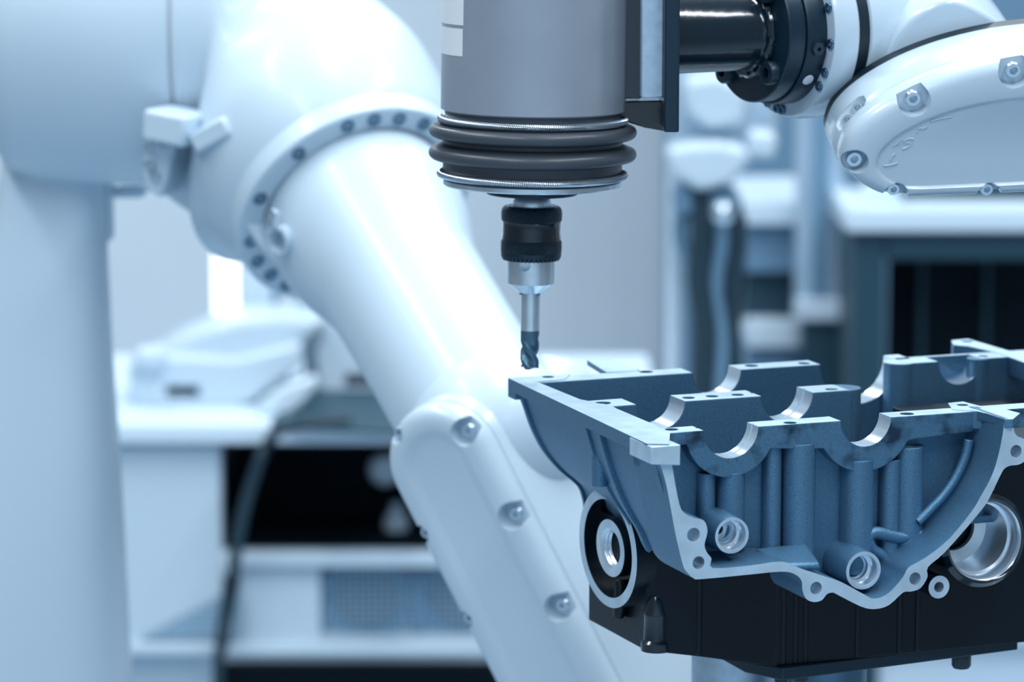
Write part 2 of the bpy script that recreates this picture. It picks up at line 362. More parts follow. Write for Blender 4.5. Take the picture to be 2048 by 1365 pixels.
# front gasket flange
OUT = [(1312, 905), (1330, 960), (1340, 1009), (1351, 1069), (1365, 1128), (1373, 1144), (1387, 1157), (1403, 1159), (1498, 1150), (1563, 1144), (1589, 1149), (1603, 1162), (1605, 1182), (1613, 1199), (1628, 1205), (1644, 1201), (1654, 1189), (1666, 1186), (1673, 1189), (1722, 1214), (1750, 1219), (1778, 1211), (1806, 1186), (1822, 1184), (1841, 1177), (1855, 1155), (1856, 1135), (1890, 1105), (1953, 1033), (1977, 1000), (2000, 953), (2009, 938), (2021, 932), (2037, 930), (2050, 922), (2058, 905), (2056, 888), (2047, 878), (2035, 873), (2028, 862), (2026, 838)]
INN = [(2009, 838), (2006, 865), (2000, 897), (1991, 932), (1979, 962), (1960, 996), (1944, 1023), (1900, 1077), (1859, 1111), (1834, 1126), (1816, 1137), (1806, 1155), (1785, 1180), (1766, 1194), (1747, 1198), (1732, 1192), (1685, 1166), (1651, 1154), (1604, 1139), (1565, 1124), (1500, 1132), (1426, 1137), (1423, 1118), (1414, 1106), (1409, 1090), (1415, 1063), (1408, 1042), (1390, 1037), (1369, 1027), (1359, 1010), (1349, 960), (1340, 905)]
DEP = .050
OUT = [(p.x, p.y) for p in smoothpts([(x, y, 0) for x, y in OUT], 3)]; INN = [(p.x, p.y) for p in smoothpts([(x, y, 0) for x, y in INN], 3)]
def fpts(pts, b_=0.): return [L(fr(x, y)[0], b_, fr(x, y)[1]) for x, y in pts]
b = NB(); prism(b, fpts(OUT + INN), B*DEP, 4, 1, 0)
cb = NB()
for (x, y, r_) in ((1387, 1070, .0045), (1397, 1126, .0042), (1632, 1177, .0042), (1830, 1158, .0042), (2032, 903, .0042)):
    a_, c_ = fr(x, y); cyl(cb, L(a_, -.01, c_), L(a_, .018, c_), r_, 24)
mk('gasket_flange', b, CM, crank, boolean=(cb, 2))
# recessed front panel behind the flange
pl = [fr(x, y) for x, y in INN[1:-1]]; pl = [p for p in pl if p[1] < -.008]
pl += [(pl[-1][0], -.009)] + arc(f1[1], 0, .025, 200, 340, 14) + arc(f2[1], 0, .025, 200, 340, 14) + [(pl[0][0], -.007)]
b = NB(); prism(b, [L(a_, DEP-.003, c_) for a_, c_ in pl], B*.006); mk('front_panel', b, ['cast'], crank)
# upright ribs in the recess
for (px, r_, y0, y1, m_) in ((1398, .0058, -.030, 1045, 'cast'), (1446, .0095, -.030, 1060, 'cast'), (1528, .0062, -.016, 1100, 'cast'), (1580, .0115, -.014, 1120, 'cast'), (1697, .0115, -.028, 1120, 'cast'), (1762, .0072, -.030, 1140, 'cast'), (1798, .0105, -.022, 1130, 'cast')):
    a_, c1 = fr(px+6, y1, DEP); c0 = y0
    b = NB(); lathe(b, L(a_, DEP-.0065, c1), C, [(r_*1.35, -.006), (r_*1.12, 0), (r_, .006), (r_, c0-c1)], 24); mk('column_rib', b, [m_], crank)
# machined bosses with stepped bores
def borebos(name, px, py, ro_, ri, par, b0=.014, b1=.049, outer='cast', lip='mach', mp=None):
    a_, c_ = fr(px, py, b0); o_ = L(a_, b0, c_); d = b1-b0; bm = NB()
    ringlathe(bm, o_, B, [(ro_*.98, 0), (ro_, .001), (ro_*1.1, d), (ri*.35, d), (ri*.35, d*.62), (ri*.74, d*.62), (ri*.74, d*.42), (ri*.82, d*.40), (ri*.82, d*.30), (ri, d*.28), (ri, .001), (ri*1.03, 0)], 48, [0, 0, 0, 2, 2, 2, 1, 2, 2, 2, 1, 1])
    return mk(name, bm, [outer, lip, 'bore'], par)
borebos('threaded_port', 1464, 1072, .0122, .0098, crank)
borebos('threaded_port', 1727, 1142, .0130, .0102, crank)
b = NB(); a_, c_ = fr(1590, 1122, .02); prism(b, [L(a_-.02, .006, c_+.002), L(a_+.012, .006, c_+.000), L(a_+.016, .036, c_+.008), L(a_-.022, .036, c_+.007)], (0, 0, -.005)); mk('shelf_web', b, ['cast'], crank, bevel=.002)
# curved oil rib and loop rib
b = NB(); sweep(b, smoothpts([L(fr(x, y, .034)[0], .034, fr(x, y, .034)[1]) for x, y in [(1938, 880), (1930, 915), (1912, 955), (1888, 990), (1860, 1020), (1835, 1045)]], 6), .0032, 12); mk('curved_rib', b, ['cast'], crank)
b = NB(); lp = [(1733, 1075), (1750, 1066), (1800, 1076), (1838, 1070), (1848, 1082), (1842, 1105), (1815, 1122), (1780, 1128), (1762, 1112), (1742, 1098), (1733, 1075)]
sweep(b, smoothpts([L(fr(x, y, .038)[0], .038, fr(x, y, .038)[1]) for x, y in lp], 5), .0045, 12); mk('loop_rib', b, ['cast'], crank)
# right end: rear land with small bearing cup, far rail, web
aS = top(1800, 722)[0] + .0005; s1 = nt_((1853, 716), (1951, 714)); bS0 = top(1930, 720)[1]; bS1 = bS0 + .022
wall('end_bearing_wall', [('p', aS, 0), s1, ('p', s1[1]+s1[2]+.10, 0)], [(bS0, 0), (bS1, 0)], bottom=-.080)
b = NB(); prism(b, [L(aS, bS1-.001, 0), L(s1[1]+s1[2]+.10, bS1-.001, 0), L(s1[1]+s1[2]+.10, bS1-.001, -.08), L(aS, bS1-.001, -.08)], B*.004, 0, 0, 0, [1, 0, 0, 0]); mk('end_web', b, CM, crank)
a_, b_ = top(1828, 745); b = NB(); lathe(b, L(a_+.0115, bS0+.0095, -.08), C, [(.0115, 0), (.0115, .0799), (.0001, .0799)], 24, [0, 1]); mk('end_column', b, ['cast', 'mach'], crank)
a_, b_ = top(2008, 735); b = NB(); lathe(b, L(a_+.004, bS0+.0065, -.08), C, [(.0085, 0), (.0085, .0795)], 24); mk('end_column', b, ['cast'], crank)
b = NB(); P = plan([(1903, 682), (1936, 679), (2120, 733), (2120, 752), (1992, 706), (1935, 693), (1907, 691)]); prism(b, [p + C*.0003 for p in P], (0, 0, -.0135), 0, 1, 0); mk('far_rail', b, CM, crank, boolean=holecut())
b = NB(); P = plan([(1900, 813), (1896, 807), (1926, 804), (1956, 812), (1990, 818), (1975, 826), (1905, 820)]); prism(b, [p + C*.0002 for p in P], (0, 0, -.012), 0, 1, 0); mk('bolt_lug', b, CM, crank, boolean=holecut())
# neck joining front wall and flange top at the right
b = NB(); P = plan([(1940, 821), (1992, 815), (2040, 828), (2026, 840), (2009, 840), (1975, 829)]); prism(b, [p + C*.0004 for p in P], (0, 0, -.006), 0, 1, 0); mk('flange_neck', b, CM, crank)
# ================================================================ BLACK ENGINE BLOCK
ZB = -.169
def bot(px, py):
    p = onz(px, py, Z0+ZB) - O; return p.dot(A), p.dot(B)
ZT = -.086
PB = [bot(1178, 1240), bot(1292, 1302), bot(1400, 1314), bot(1552, 1334)]
aL1, bL1 = PB[-1]
PB += [(aL1+.36, bL1+.002), (aL1+.36, .250), (PB[0][0]+.02, .250)]
block = thing('engine_block', 'glossy black lower engine block with round machined filter seat under aluminium crankcase', 'engine block', L(.18, .12, ZB))
def borecut():
    a_, c_ = fr(1972, 1083, .022); cb = NB(); cyl(cb, L(a_, .01, c_), L(a_, .075, c_), .0275, 48); return (cb, 0)
b = NB(); prism(b, [L(a_, b_, ZB) for a_, b_ in PB], (0, 0, ZT-ZB)); mk('block_body', b, ['black'], block, boolean=borecut())
# flank facet frame
q0 = L(*PB[0], ZB); q1 = L(*PB[1], ZB); fu = (q1-q0).normalized(); fn = Vector((fu.y, -fu.x, 0))
if fn.y > 0: fn = -fn
def facet(px, py): return onplane(px, py, q0 + fn*.004, fn)
fc = facet(1231, 1096); fe = (facet(1231, 1212) - fc).length; fw_ = (facet(1289, 1096) - fc).length
def ellring(name, specs, mats, mis, par):
    bm = NB(); seg = 64
    rs = [[fc + C*(math.sin(2*PI*k/seg)*r_*fe) + fu*(math.cos(2*PI*k/seg)*r_*fw_) + fn*h for k in range(seg)] for r_, h in specs]
    rings(bm, rs, mis, False, False); return mk(name, bm, mats, par)
ellring('filter_seat', [(1.0, -.012), (1.0, .006), (.83, .006), (.83, -.008), (.46, -.010)], ['black', 'mach'], [0, 1, 0, 0], block)
ellring('filter_nipple', [(.50, -.012), (.485, .004), (.34, .004)] + [((.33 if i % 2 else .30), .003 - .0016*i) for i in range(11)] + [(.02, -.0145)], ['black', 'mach', 'bore'], [0, 1] + [2]*11 + [0], block)
b = NB(); p = facet(1240, 1155); sweep(b, [p - C*.002, p - C*.014 + fu*.003, p - C*.028 - fu*.002], [.004, .005, .004], 12); mk('cast_web', b, ['black'], block)
# capped plug on the corner
p = L(*bot(1312, 1300), ZB); b = NB()
lathe(b, p + Vector((0, -.002, .0)), C, [(.0105, .0002), (.0108, .006), (.0088, .008), (.0085, .024), (.0089, .025), (.0089, .027), (.0080, .029), (.0074, .034), (.005, .0385), (.0015, .040)], 28); mk('corner_plug', b, ['blackgloss'], block)
# upright ribs on the front
for px in (1400, 1568, 1592, 1612, 1716, 1800, 1836):
    a_, c_ = fr(px, 1250, .004); b = NB(); 
    bb = PB[3][1] if px > 1552 else PB[2][1] + (PB[3][1]-PB[2][1])*max(0, (px-1400)/152)
    a_ = fr(px, 1250, bb)[0]; cyl(b, L(a_, bb+.001, ZB+.001), L(a_, bb+.001, ZT), .0022, 10); mk('block_rib', b, ['black'], block)
# big bearing bore at the right
b = NB(); bx_ = .022; a_, c_ = fr(1972, 1083, bx_); o_ = L(a_, bx_, c_); r_ = .0265
ringlathe(b, o_, B, [(r_*1.22, .003), (r_*1.27, .010), (r_*1.27, .05), (r_*.6, .05), (r_*.6, .046), (r_*.90, .044), (r_*.90, .014), (r_*.97, .013), (r_*.97, .004), (r_*1.03, .001), (r_*1.10, 0)], 64, [0, 0, 0, 1, 1, 1, 1, 1, 1, 0, 0])
mk('bearing_bore', b, ['blackgloss', 'bore'], block)
b = NB(); a_, c_ = fr(1878, 1175, .012); ringlathe(b, L(a_, .012, c_), B, [(.0078, 0), (.0078, .05), (.0036, .05), (.0036, 0)], 28, [0, 0, 2, 1]); mk('bolt_lug', b, ['black', 'mach', 'bore'], block)
b = NB(); bxx(b, 0, 1, 0, 1, 0, 1); b.free()
b = NB(); prism(b, [L(.262, .046, ZT-.002), L(.45, .046, ZT-.002), L(.45, .2, ZT-.002), L(.262, .2, ZT-.002)], (0, 0, .062)); mk('block_shoulder', b, ['black'], block, boolean=borecut())
# ================================================================ FIXTURE
fz = Z0 + ZB
def fpl(px, py):
    p = onz(px, py, fz) ; return p
fix = thing('fixture_stand', 'dark steel fixture plate on round grey post carrying black engine block', 'stand', (L(.22, .1, 0).x, L(.22, .1, 0).y, 0))
e0 = onz(1566, 1338, fz); e1 = onz(2036, 1277, fz); e2 = e1 + (e1-e0).normalized()*.0 ; back = B*.22
b = NB(); lft = onz(1490, 1322, fz)
prism(b, [e0, e1, e1 + back, lft + B*.15, lft], (0, 0, -.0085)); mk('fixture_plate', b, ['navy'], fix, bevel=.0008)
for (px, dy) in ((1940, .012), (1640, .03)):
    p = onz(px, 1292 if px > 1800 else 1330, fz) + B*dy; b = NB(); lathe(b, Vector((p.x, p.y, fz-.0086)), (0, 0, -1), [(.0068, 0), (.0068, .008), (.0055, .010)], 20); mk('plate_stud', b, ['navy'], fix)
for (px, py, YY, r_, m_) in ((1466, 1340, .02, .030, 'alu'), (1654, 1350, -.02, .028, 'darksteel')):
    p = at(px, py, YY); b = NB(); cyl(b, (p.x, p.y, 0.02), (p.x, p.y, fz-.0085 + (.0 if px > 1500 else 0)), r_, 32); mk('post', b, [m_], fix)
b = NB(); c_ = L(.2, .1, 0); bxx(b, c_.x-.3, c_.x+.3, c_.y-.25, c_.y+.25, 0, .02); mk('base_plate', b, ['teal'], fix)
# ================================================================ SPINDLE, CHUCK, END MILL
YS = 0.
TILT = R(.75)
sp_bot = at(1059, 737, YS)                 # tip of the mill
ax = Vector((-math.sin(TILT)*-1, 0, math.cos(TILT)))      # pointing up, leaning right
ax = Vector((math.sin(TILT), 0, math.cos(TILT)))
k = mpp(YS, 500)
def hh(py, px=1062): return (at(px, py, YS) - sp_bot).dot(ax)
def SA(h): return sp_bot + ax*h
def off(r): return 0
sag = .11
spin = thing('spindle_motor', 'grey cylindrical milling spindle with rubber bellows and spring clamp rings', 'spindle', SA(hh(400)))
Rb = 184*k
def hc(py): return hh(py)     # height of the axis point that projects at py
hb = hc(221)                  # lower edge of housing (centre of its circle)
b = NB(); lathe(b, SA(hb), ax, [(Rb*.965, .0), (Rb, .0012), (Rb, .30), (Rb*.95, .305)], 96); mk('housing', b, ['spindle'], spin, smooth=25)
b = NB(); lathe(b, SA(hb-.008), ax, [(Rb*.955, 0), (Rb*.955, .009)], 96); mk('groove_collar', b, ['rubber'], spin)
# bellows
def foldprof():
    P = []; r0 = Rb*.985; r1 = 207*k
    y = hc(232); P += [(Rb*.94, y), (r0*.985, y-.0005), (r0*.985, hc(247))]
    for (yc, hw) in ((262, 12.5), (306, 13)):
        cc = hc(yc); hwm = hw*k
        for q in range(13):
            t = PI*q/12; P.append((r1-hwm + hwm*math.sin(t)*1.0, cc + hwm*math.cos(t)))
        P.append((r0*.99, cc - hwm*1.35)); 
        P.append((r0*.985, cc - hwm*1.9 if yc < 300 else cc - hwm*1.6))
    P += [(r0*.985, hc(352)), (r0*.955, hc(360)), (.02, hc(362))]
    return [(r_, h_) for r_, h_ in P]
b = NB(); lathe(b, sp_bot, ax, list(reversed(foldprof())), 96); mk('bellows', b, ['rubber'], spin, smooth=50)
def coil(py, rad, wire, parent):
    o_ = SA(hc(py)); x, y, z = frame(ax); turns = 330; n = turns*8; bm = NB(); prev = None; first = None
    rs = []
    for i in range(n):
        th = 2*PI*i/n; ph = 2*PI*turns*i/n; e = x*math.cos(th) + y*math.sin(th)
        rs.append(o_ + e*(rad + wire*math.cos(ph)) + z*(wire*math.sin(ph)))
    wr = .0005; vs_ = []
    for i in range(n):
        t = (rs[(i+1) % n] - rs[i-1]).normalized(); u = t.cross(z).normalized(); v = t.cross(u)
        vs_.append([bm.verts.new(rs[i] + (u*math.cos(2*PI*j/4) + v*math.sin(2*PI*j/4))*wr) for j in range(4)])
    for i in range(n):
        for j in range(4): bm.faces.new((vs_[i][j], vs_[i][(j+1) % 4], vs_[(i+1) % n][(j+1) % 4], vs_[(i+1) % n][j]))
    # wire core
    rr = []
    mk('spring_ring', bm, ['steel'], parent, smooth=60)
coil(238, Rb*1.0, 5.8*k, spin); coil(348, Rb*1.0, 5.8*k, spin)
b = NB(); lathe(b, SA(hc(370)), ax, [(Rb*.955, -.0), (Rb*.965, .0008), (Rb*.965, .0036), (Rb*.94, .0044)], 96); mk('end_plate', b, ['steel'], spin)
b = NB(); lathe(b, SA(hc(388)), ax, [(90*k, 0), (92*k, .0006), (92*k, .0065)], 64); mk('bearing_cover', b, ['navy'], spin)
b = NB(); lathe(b, SA(hc(408)), ax, [(34*k, 0), (34*k, .0090)], 40); mk('nose', b, ['navy'], spin)
# labels on the housing
def patch(a0, a1, y0, y1):
    bm = NB(); x = Vector((1, 0, 0)); y = ax.cross(x)
    n = 16; rs = []
    for k_ in range(n+1):
        t = R(a0 + (a1-a0)*k_/n); e = x*math.sin(t) - y*math.cos(t)
        rs.append([SA(hc(y1)) + e*(Rb+.0003), SA(hc(y0)) + e*(Rb+.0003), SA(hc(y0)) + e*(Rb-.0002), SA(hc(y1)) + e*(Rb-.0002)])
    rings(bm, rs); return bm
mk('label_plate', patch(-49, -110, -70, 43), ['label'], spin); mk('label_plate', patch(-49.5, -110, 50, 104), ['label'], spin)
# chuck
chuck = thing('drill_chuck', 'black knurled keyed drill chuck with steel jaws below spindle', 'drill chuck', SA(hh(585)))
rc = 61*k
b = NB(); lathe(b, SA(hc(411)), ax, [(38*k, -.001), (38*k, .0035), (34*k, .006)], 40); mk('washer', b, ['steel'], chuck)
b = NB(); lathe(b, SA(hc(411)), ax, [(rc*.92, -.0055), (rc*.85, -.0012), (rc*.80, 0), (.01, 0)], 64); mk('chuck_top', b, ['darksteel'], chuck)
def band(name, prof, m_): 
    bm = NB(); lathe(bm, sp_bot, ax, [(r_*rc, hc(y)) for r_, y in prof], 72); return bm, m_
bm, m_ = band('k', [(.9, 424), (.985, 422), (1, 440), (.985, 444)][::1], 'knurl')
def chuckpart(name, prof, m_):
    """prof bottom to top; origin on the chuck axis so that the knurl pattern follows the barrel"""
    bm2 = NB(); lathe(bm2, Vector((0, 0, 0)), (0, 0, 1), [(r_*rc, hc(y) - hc(585)) for r_, y in prof], 72)
    bmesh.ops.recalc_face_normals(bm2, faces=bm2.faces); me = bpy.data.meshes.new(name); bm2.to_mesh(me); bm2.free(); me.materials.append(M[m_])
    for p_ in me.polygons: p_.use_smooth = True
    me.set_sharp_from_angle(angle=R(30)); o_ = bpy.data.objects.new(name, me); COL.objects.link(o_); o_.parent = chuck
    x, y, z = frame(ax); o_.rotation_euler = (0, TILT, 0)
bm.free()
chuckpart('knurled_band', [(.965, 442), (.995, 439), (1, 426), (.985, 419), (.94, 414.5), (.9, 413)], 'knurl')
chuckpart('sleeve', [(.96, 480), (.965, 474), (.945, 470), (.945, 446), (.965, 442), (.9, 441)], 'blackgloss')
chuckpart('knurled_band', [(.95, 506), (1.0, 503), (1.0, 484), (.96, 478), (.9, 477)], 'knurl')
# toothed collar
bm = NB(); x, y, z = frame(ax); N = 40*8
def tooth(rr, h, depth): return [SA(h) + (x*math.cos(2*PI*i/N) + y*math.sin(2*PI*i/N))*(rr - (depth if (i % 8) in (0, 1, 2) else 0)) for i in range(N)]
rings(bm, [tooth(rc*.93, hc(519), .0020), tooth(rc*.985, hc(512), .0016), tooth(rc*.99, hc(511), 0), tooth(rc*.99, hc(503), 0), tooth(rc*.9, hc(502), 0)])
mk('toothed_collar', bm, ['navy'], chuck, smooth=30)
rj = 47*k
b = NB(); lathe(b, SA(hc(585)), ax, [(24*k, 0), (rj, hc(566)-hc(585)), (rj, hc(515)-hc(585)), (rj*.9, hc(514)-hc(585))], 48)
cb = NB(); e = at(1048, 541, -.05); cyl(cb, Vector((e.x, -.03, e.z-.0015)), Vector((e.x+.001, -.006, e.z-.0015)), 11.5*k, 28)
mk('jaw_body', b, ['steel', 'hole'], chuck, boolean=(cb, 0))
for j in range(3):
    a_ = 2*PI*j/3 + R(-70); e = x*math.cos(a_) + y*math.sin(a_); b = NB(); sweep(b, [SA(hc(580)) + e*.0065, SA(hc(589)) + e*.0066], [.0024, .0016], 8); mk('jaw', b, ['darksteel'], chuck)
# end mill
mill = thing('end_mill', 'fluted end mill with dark coated tip clamped in drill chuck', 'end mill', SA(0))
rm = 18.7*k
b = NB(); lathe(b, SA(hc(661)), ax, [(rm, 0), (rm, hc(580)-hc(661))], 36); mk('shank', b, ['steel'], mill)
bm = NB(); hT = hc(660); S = 40; rs = []; nseg = 48
for i in range(S+1):
    u = i/S; h = hT*(1-u); fade = min(1, max(0, (u-.12)/.35)); tw = R(250)*u; ring = []
    for q in range(nseg):
        a_ = 2*PI*q/nseg; ph = ((a_*3/(2*PI)) % 1)
        d = (math.sin(PI*min(1, ph/.72))**1.2 if ph < .72 else 0)*.40*fade
        tipdip = (.0016 if (u > .97 and ph < .6) else 0)
        ring.append(SA(h + tipdip) + (x*math.cos(a_+tw) + y*math.sin(a_+tw))*rm*(1.0 - d))
    rs.append(ring)
rings(bm, rs); mk('flutes', bm, ['carbide'], mill, smooth=40)
# ================================================================ TOOL BRACKET (black pipe mount)
brk = thing('tool_bracket', 'glossy black welded pipe bracket with flange joining robot wrist to spindle', 'bracket', at(1345, 265, 0))
b = NB(); pbox(b, 1328, 1361, -140, 265, -.045, .09); mk('bracket_plate', b, ['navy'], brk, bevel=.0012)
b = NB(); pbox(b, 1281, 1330, -140, 197, -.030, .06); mk('mount_block', b, ['alu'], brk, bevel=.0015)
b = NB(); pbox(b, 1247, 1284, -140, 198, -.012, .04); mk('clamp_jaw', b, ['rubber'], brk, bevel=.001)
b = NB(); pz = [at(1232, 203, -.004), at(1330, 201, -.004), at(1330, 263, -.004), at(1290, 256, -.004), at(1232, 238, -.004)]; prism(b, pz, (0, .03, 0)); mk('gusset', b, ['blackgloss'], brk, bevel=.001)
WA = Vector((math.cos(R(30)), math.sin(R(30)), 0))      # wrist axis, away from the spindle
p0 = at(1345, 71, 0.0)
kz = k
def WP(t): return p0 + WA*t
def tpx(px):   # distance along axis where its centre projects at px
    d = ray(px, 71); n = Vector((-WA.y, WA.x, 0)); q = CAM + d*((p0-CAM).dot(n)/d.dot(n)); return (q-p0).dot(WA)
tf = tpx(1500)
b = NB(); lathe(b, WP(-.014), WA, [(76*k, 0), (76*k, tf+.006), (79*k, tf+.009), (86*k, tf+.012), (90*k, tf+.014)], 64); mk('pipe', b, ['blackgloss'], brk)
b = NB(); sweep(b, [WP(tf-.0015) + (Vector((-WA.y, WA.x, 0))*math.cos(2*PI*i/60) + C*math.sin(2*PI*i/60))*82*k*(1+.012*math.sin(i*2.7)) for i in range(61)], [.0038*(1+.15*math.sin(i*1.9)) for i in range(61)], 10); mk('weld_bead', b, ['blackgloss'], brk)
RD = 141*k
b = NB(); lathe(b, WP(tf), WA, [(RD*.985, 0), (RD, .0008), (RD, .0135), (RD*.985, .0142)], 72); mk('flange', b, ['navy'], brk, label='matt black round flange')
b = NB(); lathe(b, WP(tf+.0142), WA, [(RD*1.03, 0), (RD*1.04, .001), (RD*1.04, .016)], 72); mk('spacer_disc', b, ['navy'], brk)
wx = Vector((-WA.y, WA.x, 0)); 
def wp_polar(t, r, deg): return WP(t) + (-wx*math.cos(R(deg)) + C*math.sin(R(deg)))*r     # deg 0 = toward viewer side
for d_ in (-42, -132, 50, 138): inst(SCREW_BLACK, 'cap_screw', brk, wp_polar(tf+.002, RD*.80, d_), -WA, 0, .0085)
b = NB(); lathe(b, wp_polar(tf+.022, RD*1.03, -10), (wp_polar(0, 1, -10)-WP(0)), [(.0052, -.001), (.0052, .0035), (.0016, .0036), (.0014, .001)], 6); mk('grub_screw', b, ['navy'], brk)
b = NB(); lathe(b, wp_polar(tf+.022, RD*1.035, -38), (wp_polar(0, 1, -38)-WP(0)), [(.0048, -.001), (.0042, .0004), (.001, .0008)], 14); mk('paint_mark', b, ['label'], brk, label='white paint dab')
# ================================================================ SECOND ROBOT (wrist at top right)
rob2 = thing('robot_arm', 'white robot wrist with round bolted flange carrying black spindle bracket', 'robot arm', (1.25, .75, 0))
t1 = tf + .0302; RW = 178*k
b = NB(); lathe(b, WP(t1), WA, [(RD*1.0, 0), (RW*.965, 0), (RW*.98, .0012), (RW*1.0, .010), (RW, .019), (RW*.97, .021)], 96); mk('flange_ring', b, ['white_sharp'], rob2)
for d_ in (38, 20, -6, -28, -40, -92, -99, -112, -60 + 360):
    if d_ > 100: continue
    inst(SCREW_DULL, 'flange_bolt', rob2, wp_polar(t1+.0004, RW*.90, d_), -WA, 0, .0036)
b = NB(); lathe(b, WP(t1+.0195), WA, [(RW*.965, 0), (RW*.965, .012)], 96); mk('seal_ring', b, ['seam'], rob2)
# wrist body: swept casting from the seal to the elbow of the wrist
b = NB(); prof = [(RW*.97, .030), (RW*.995, .0308), (RW*1.0, .034), (RW*1.02, .055), (RW*1.05, .08), (RW*1.06, .10), (RW*1.0, .125), (RW*.6, .15), (.001, .155)]
lathe(b, WP(t1), WA, prof, 96); mk('wrist_body', b, ['white_sharp'], rob2, smooth=50)
# obround cover facing the viewer
q = Vector((.10, -.93, -.30)).normalized(); e2 = -q
cp = at(1850, 270, -.035)
CO = [(1677, 318), (1681, 290), (1695, 260), (1724, 229), (1770, 196), (1830, 164), (1900, 137), (1980, 116), (2060, 103), (2150, 98), (2250, 108), (2330, 150), (2372, 225), (2360, 305), (2300, 355), (2200, 368), (2048, 376), (1950, 380), (1870, 383), (1800, 386), (1757, 380), (1716, 360), (1690, 338)]
qx = Vector((1, 0, 0)); qx = (qx - q*qx.dot(q)).normalized(); qy = e2.cross(qx); qy = q.cross(qx)
if qy.z < 0: qy = -qy
def to2(px, py, P0, n_, ux, uy):
    p = onplane(px, py, P0, n_) - P0; return Vector((p.dot(ux), p.dot(uy), 0))
def densify(P, n=6):
    m = len(P); out = []
    for i in range(m):
        p0_, p1, p2, p3 = P[i-1], P[i], P[(i+1) % m], P[(i+2) % m]
        for k_ in range(n):
            t = k_/n; out.append(.5*((2*p1) + (p2-p0_)*t + (2*p0_-5*p1+4*p2-p3)*t*t + (3*p1-p0_-3*p2+p3)*t**3))
    return out
def inset(P, d):
    m = len(P); out = []; area2 = sum(P[i-1].x*P[i].y - P[i].x*P[i-1].y for i in range(m)); s = 1 if area2 > 0 else -1
    for i in range(m):
        t = (P[(i+1) % m] - P[i-1]).normalized(); out.append(P[i] + Vector((-t.y, t.x, 0))*d*s)
    return out
def cover(bm, P2, P0, ux, uy, n_, levels, mis=None, cap0=True):
    rings(bm, [[P0 + ux*p.x + uy*p.y + n_*h for p in inset(P2, d)] for d, h in levels], mis, cap0, True)
P2 = densify([to2(x_, y_, cp, q, qx, qy) for x_, y_ in CO], 5)
CI = [(1750, 318), (1753, 302), (1762, 287), (1783, 267), (1815, 247), (1860, 226), (1915, 208), (1985, 194), (2060, 187), (2140, 184), (2220, 192), (2275, 215), (2300, 250), (2292, 290), (2255, 320), (2170, 338), (2048, 350), (1955, 355), (1885, 358), (1825, 360), (1796, 357), (1770, 345), (1756, 332)]
PI2 = densify([to2(x_, y_, cp, q, qx, qy) for x_, y_ in CI], 5)
bm = NB(); rings(bm, [[cp + qx*(a_.x*(1-f_)+b_.x*f_) + qy*(a_.y*(1-f_)+b_.y*f_) + q*h_ for a_, b_ in zip(P2, PI2)] for f_, h_ in
    [(.004, -.009), (0, -.0085), (0, 0), (.025, .0035), (.08, .007), (.17, .0098), (.29, .0113), (.55, .0122), (.86, .0126), (.93, .0120), (1.0, .0103)]])
cb = NB()
def onq(px, py, h=.0): return onplane(px, py, cp + q*h, q)
PK = [(1829, 203, .012), (2030, 146, .012), (1711, 324, .011), (1790, 388, .009), (1977, 388, .009)]
for (px, py, hq) in PK: c_ = onq(px, py, hq); cyl(cb, c_ - q*.009, c_ + q*.02, .0112 if py < 300 else .0088, 28)
cov = mk('cover', bm, ['white_sharp'], rob2, smooth=40, boolean=(cb, 0))
for (px, py, hq) in PK[:3]: c_ = onq(px, py, hq); inst(SCREW_STEEL, 'cover_screw', cov, c_ - q*.0095, q, .3, .0056)
for (px, py, hq) in PK[3:]: c_ = onq(px, py-3, hq); inst(SCREW_STEEL, 'cover_screw', cov, c_ - q*.009, q, .3, .0045)
# link housing behind the cover, then the seal and the joint hub
# side pocket with two screws, cut into the link housing
c_ = onplane(1710, 232, cp - q*.02, q); dd = (onplane(1694, 250, cp - q*.02, q) - onplane(1727, 212, cp - q*.02, q)).normalized(); nn = (-qx*.62 + qy*.62 + q*.48).normalized()
cb = NB(); sweep(cb, [c_ + nn*.0085 - dd*.014, c_ + nn*.0085 - dd*.0105, c_ + nn*.0085 + dd*.0105, c_ + nn*.0085 + dd*.014], [.005, .0085, .0085, .005], 20)
bm = NB(); cover(bm, inset(P2, -.0008), cp, qx, qy, q, [(.001, -.050), (0, -.047), (0, -.0105), (.001, -.0088)])
mk('link_housing', bm, ['white_sharp'], rob2, smooth=50, boolean=(cb, 0))
for s_ in (-1, 1): inst(SCREW_STEEL, 'pocket_screw', rob2, c_ - nn*.0002 + dd*s_*.0056, nn, .2, .0044)
bm = NB(); cover(bm, inset(P2, .0006), cp, qx, qy, q, [(0, -.060), (0, -.046)]); mk('joint_seal', bm, ['seam'], rob2, smooth=50)
hbc = cp - q*.0595
HO = [(1752, 300), (1752, 200), (1775, 112), (1820, 42), (1880, 4), (1930, 6), (2000, 46), (2050, 102), (2082, 165), (2086, 225), (2062, 290), (1960, 325), (1830, 328)]
H2 = densify([to2(x_, y_, hbc, q, qx, qy) for x_, y_ in HO], 6)
bm = NB(); cover(bm, H2, hbc, qx, qy, q, [(.03, -.13), (.012, -.118), (.003, -.10), (0, -.075), (0, -.006), (.0012, -.0015), (.004, 0)]); mk('joint_hub', bm, ['white_sharp'], rob2, smooth=50)
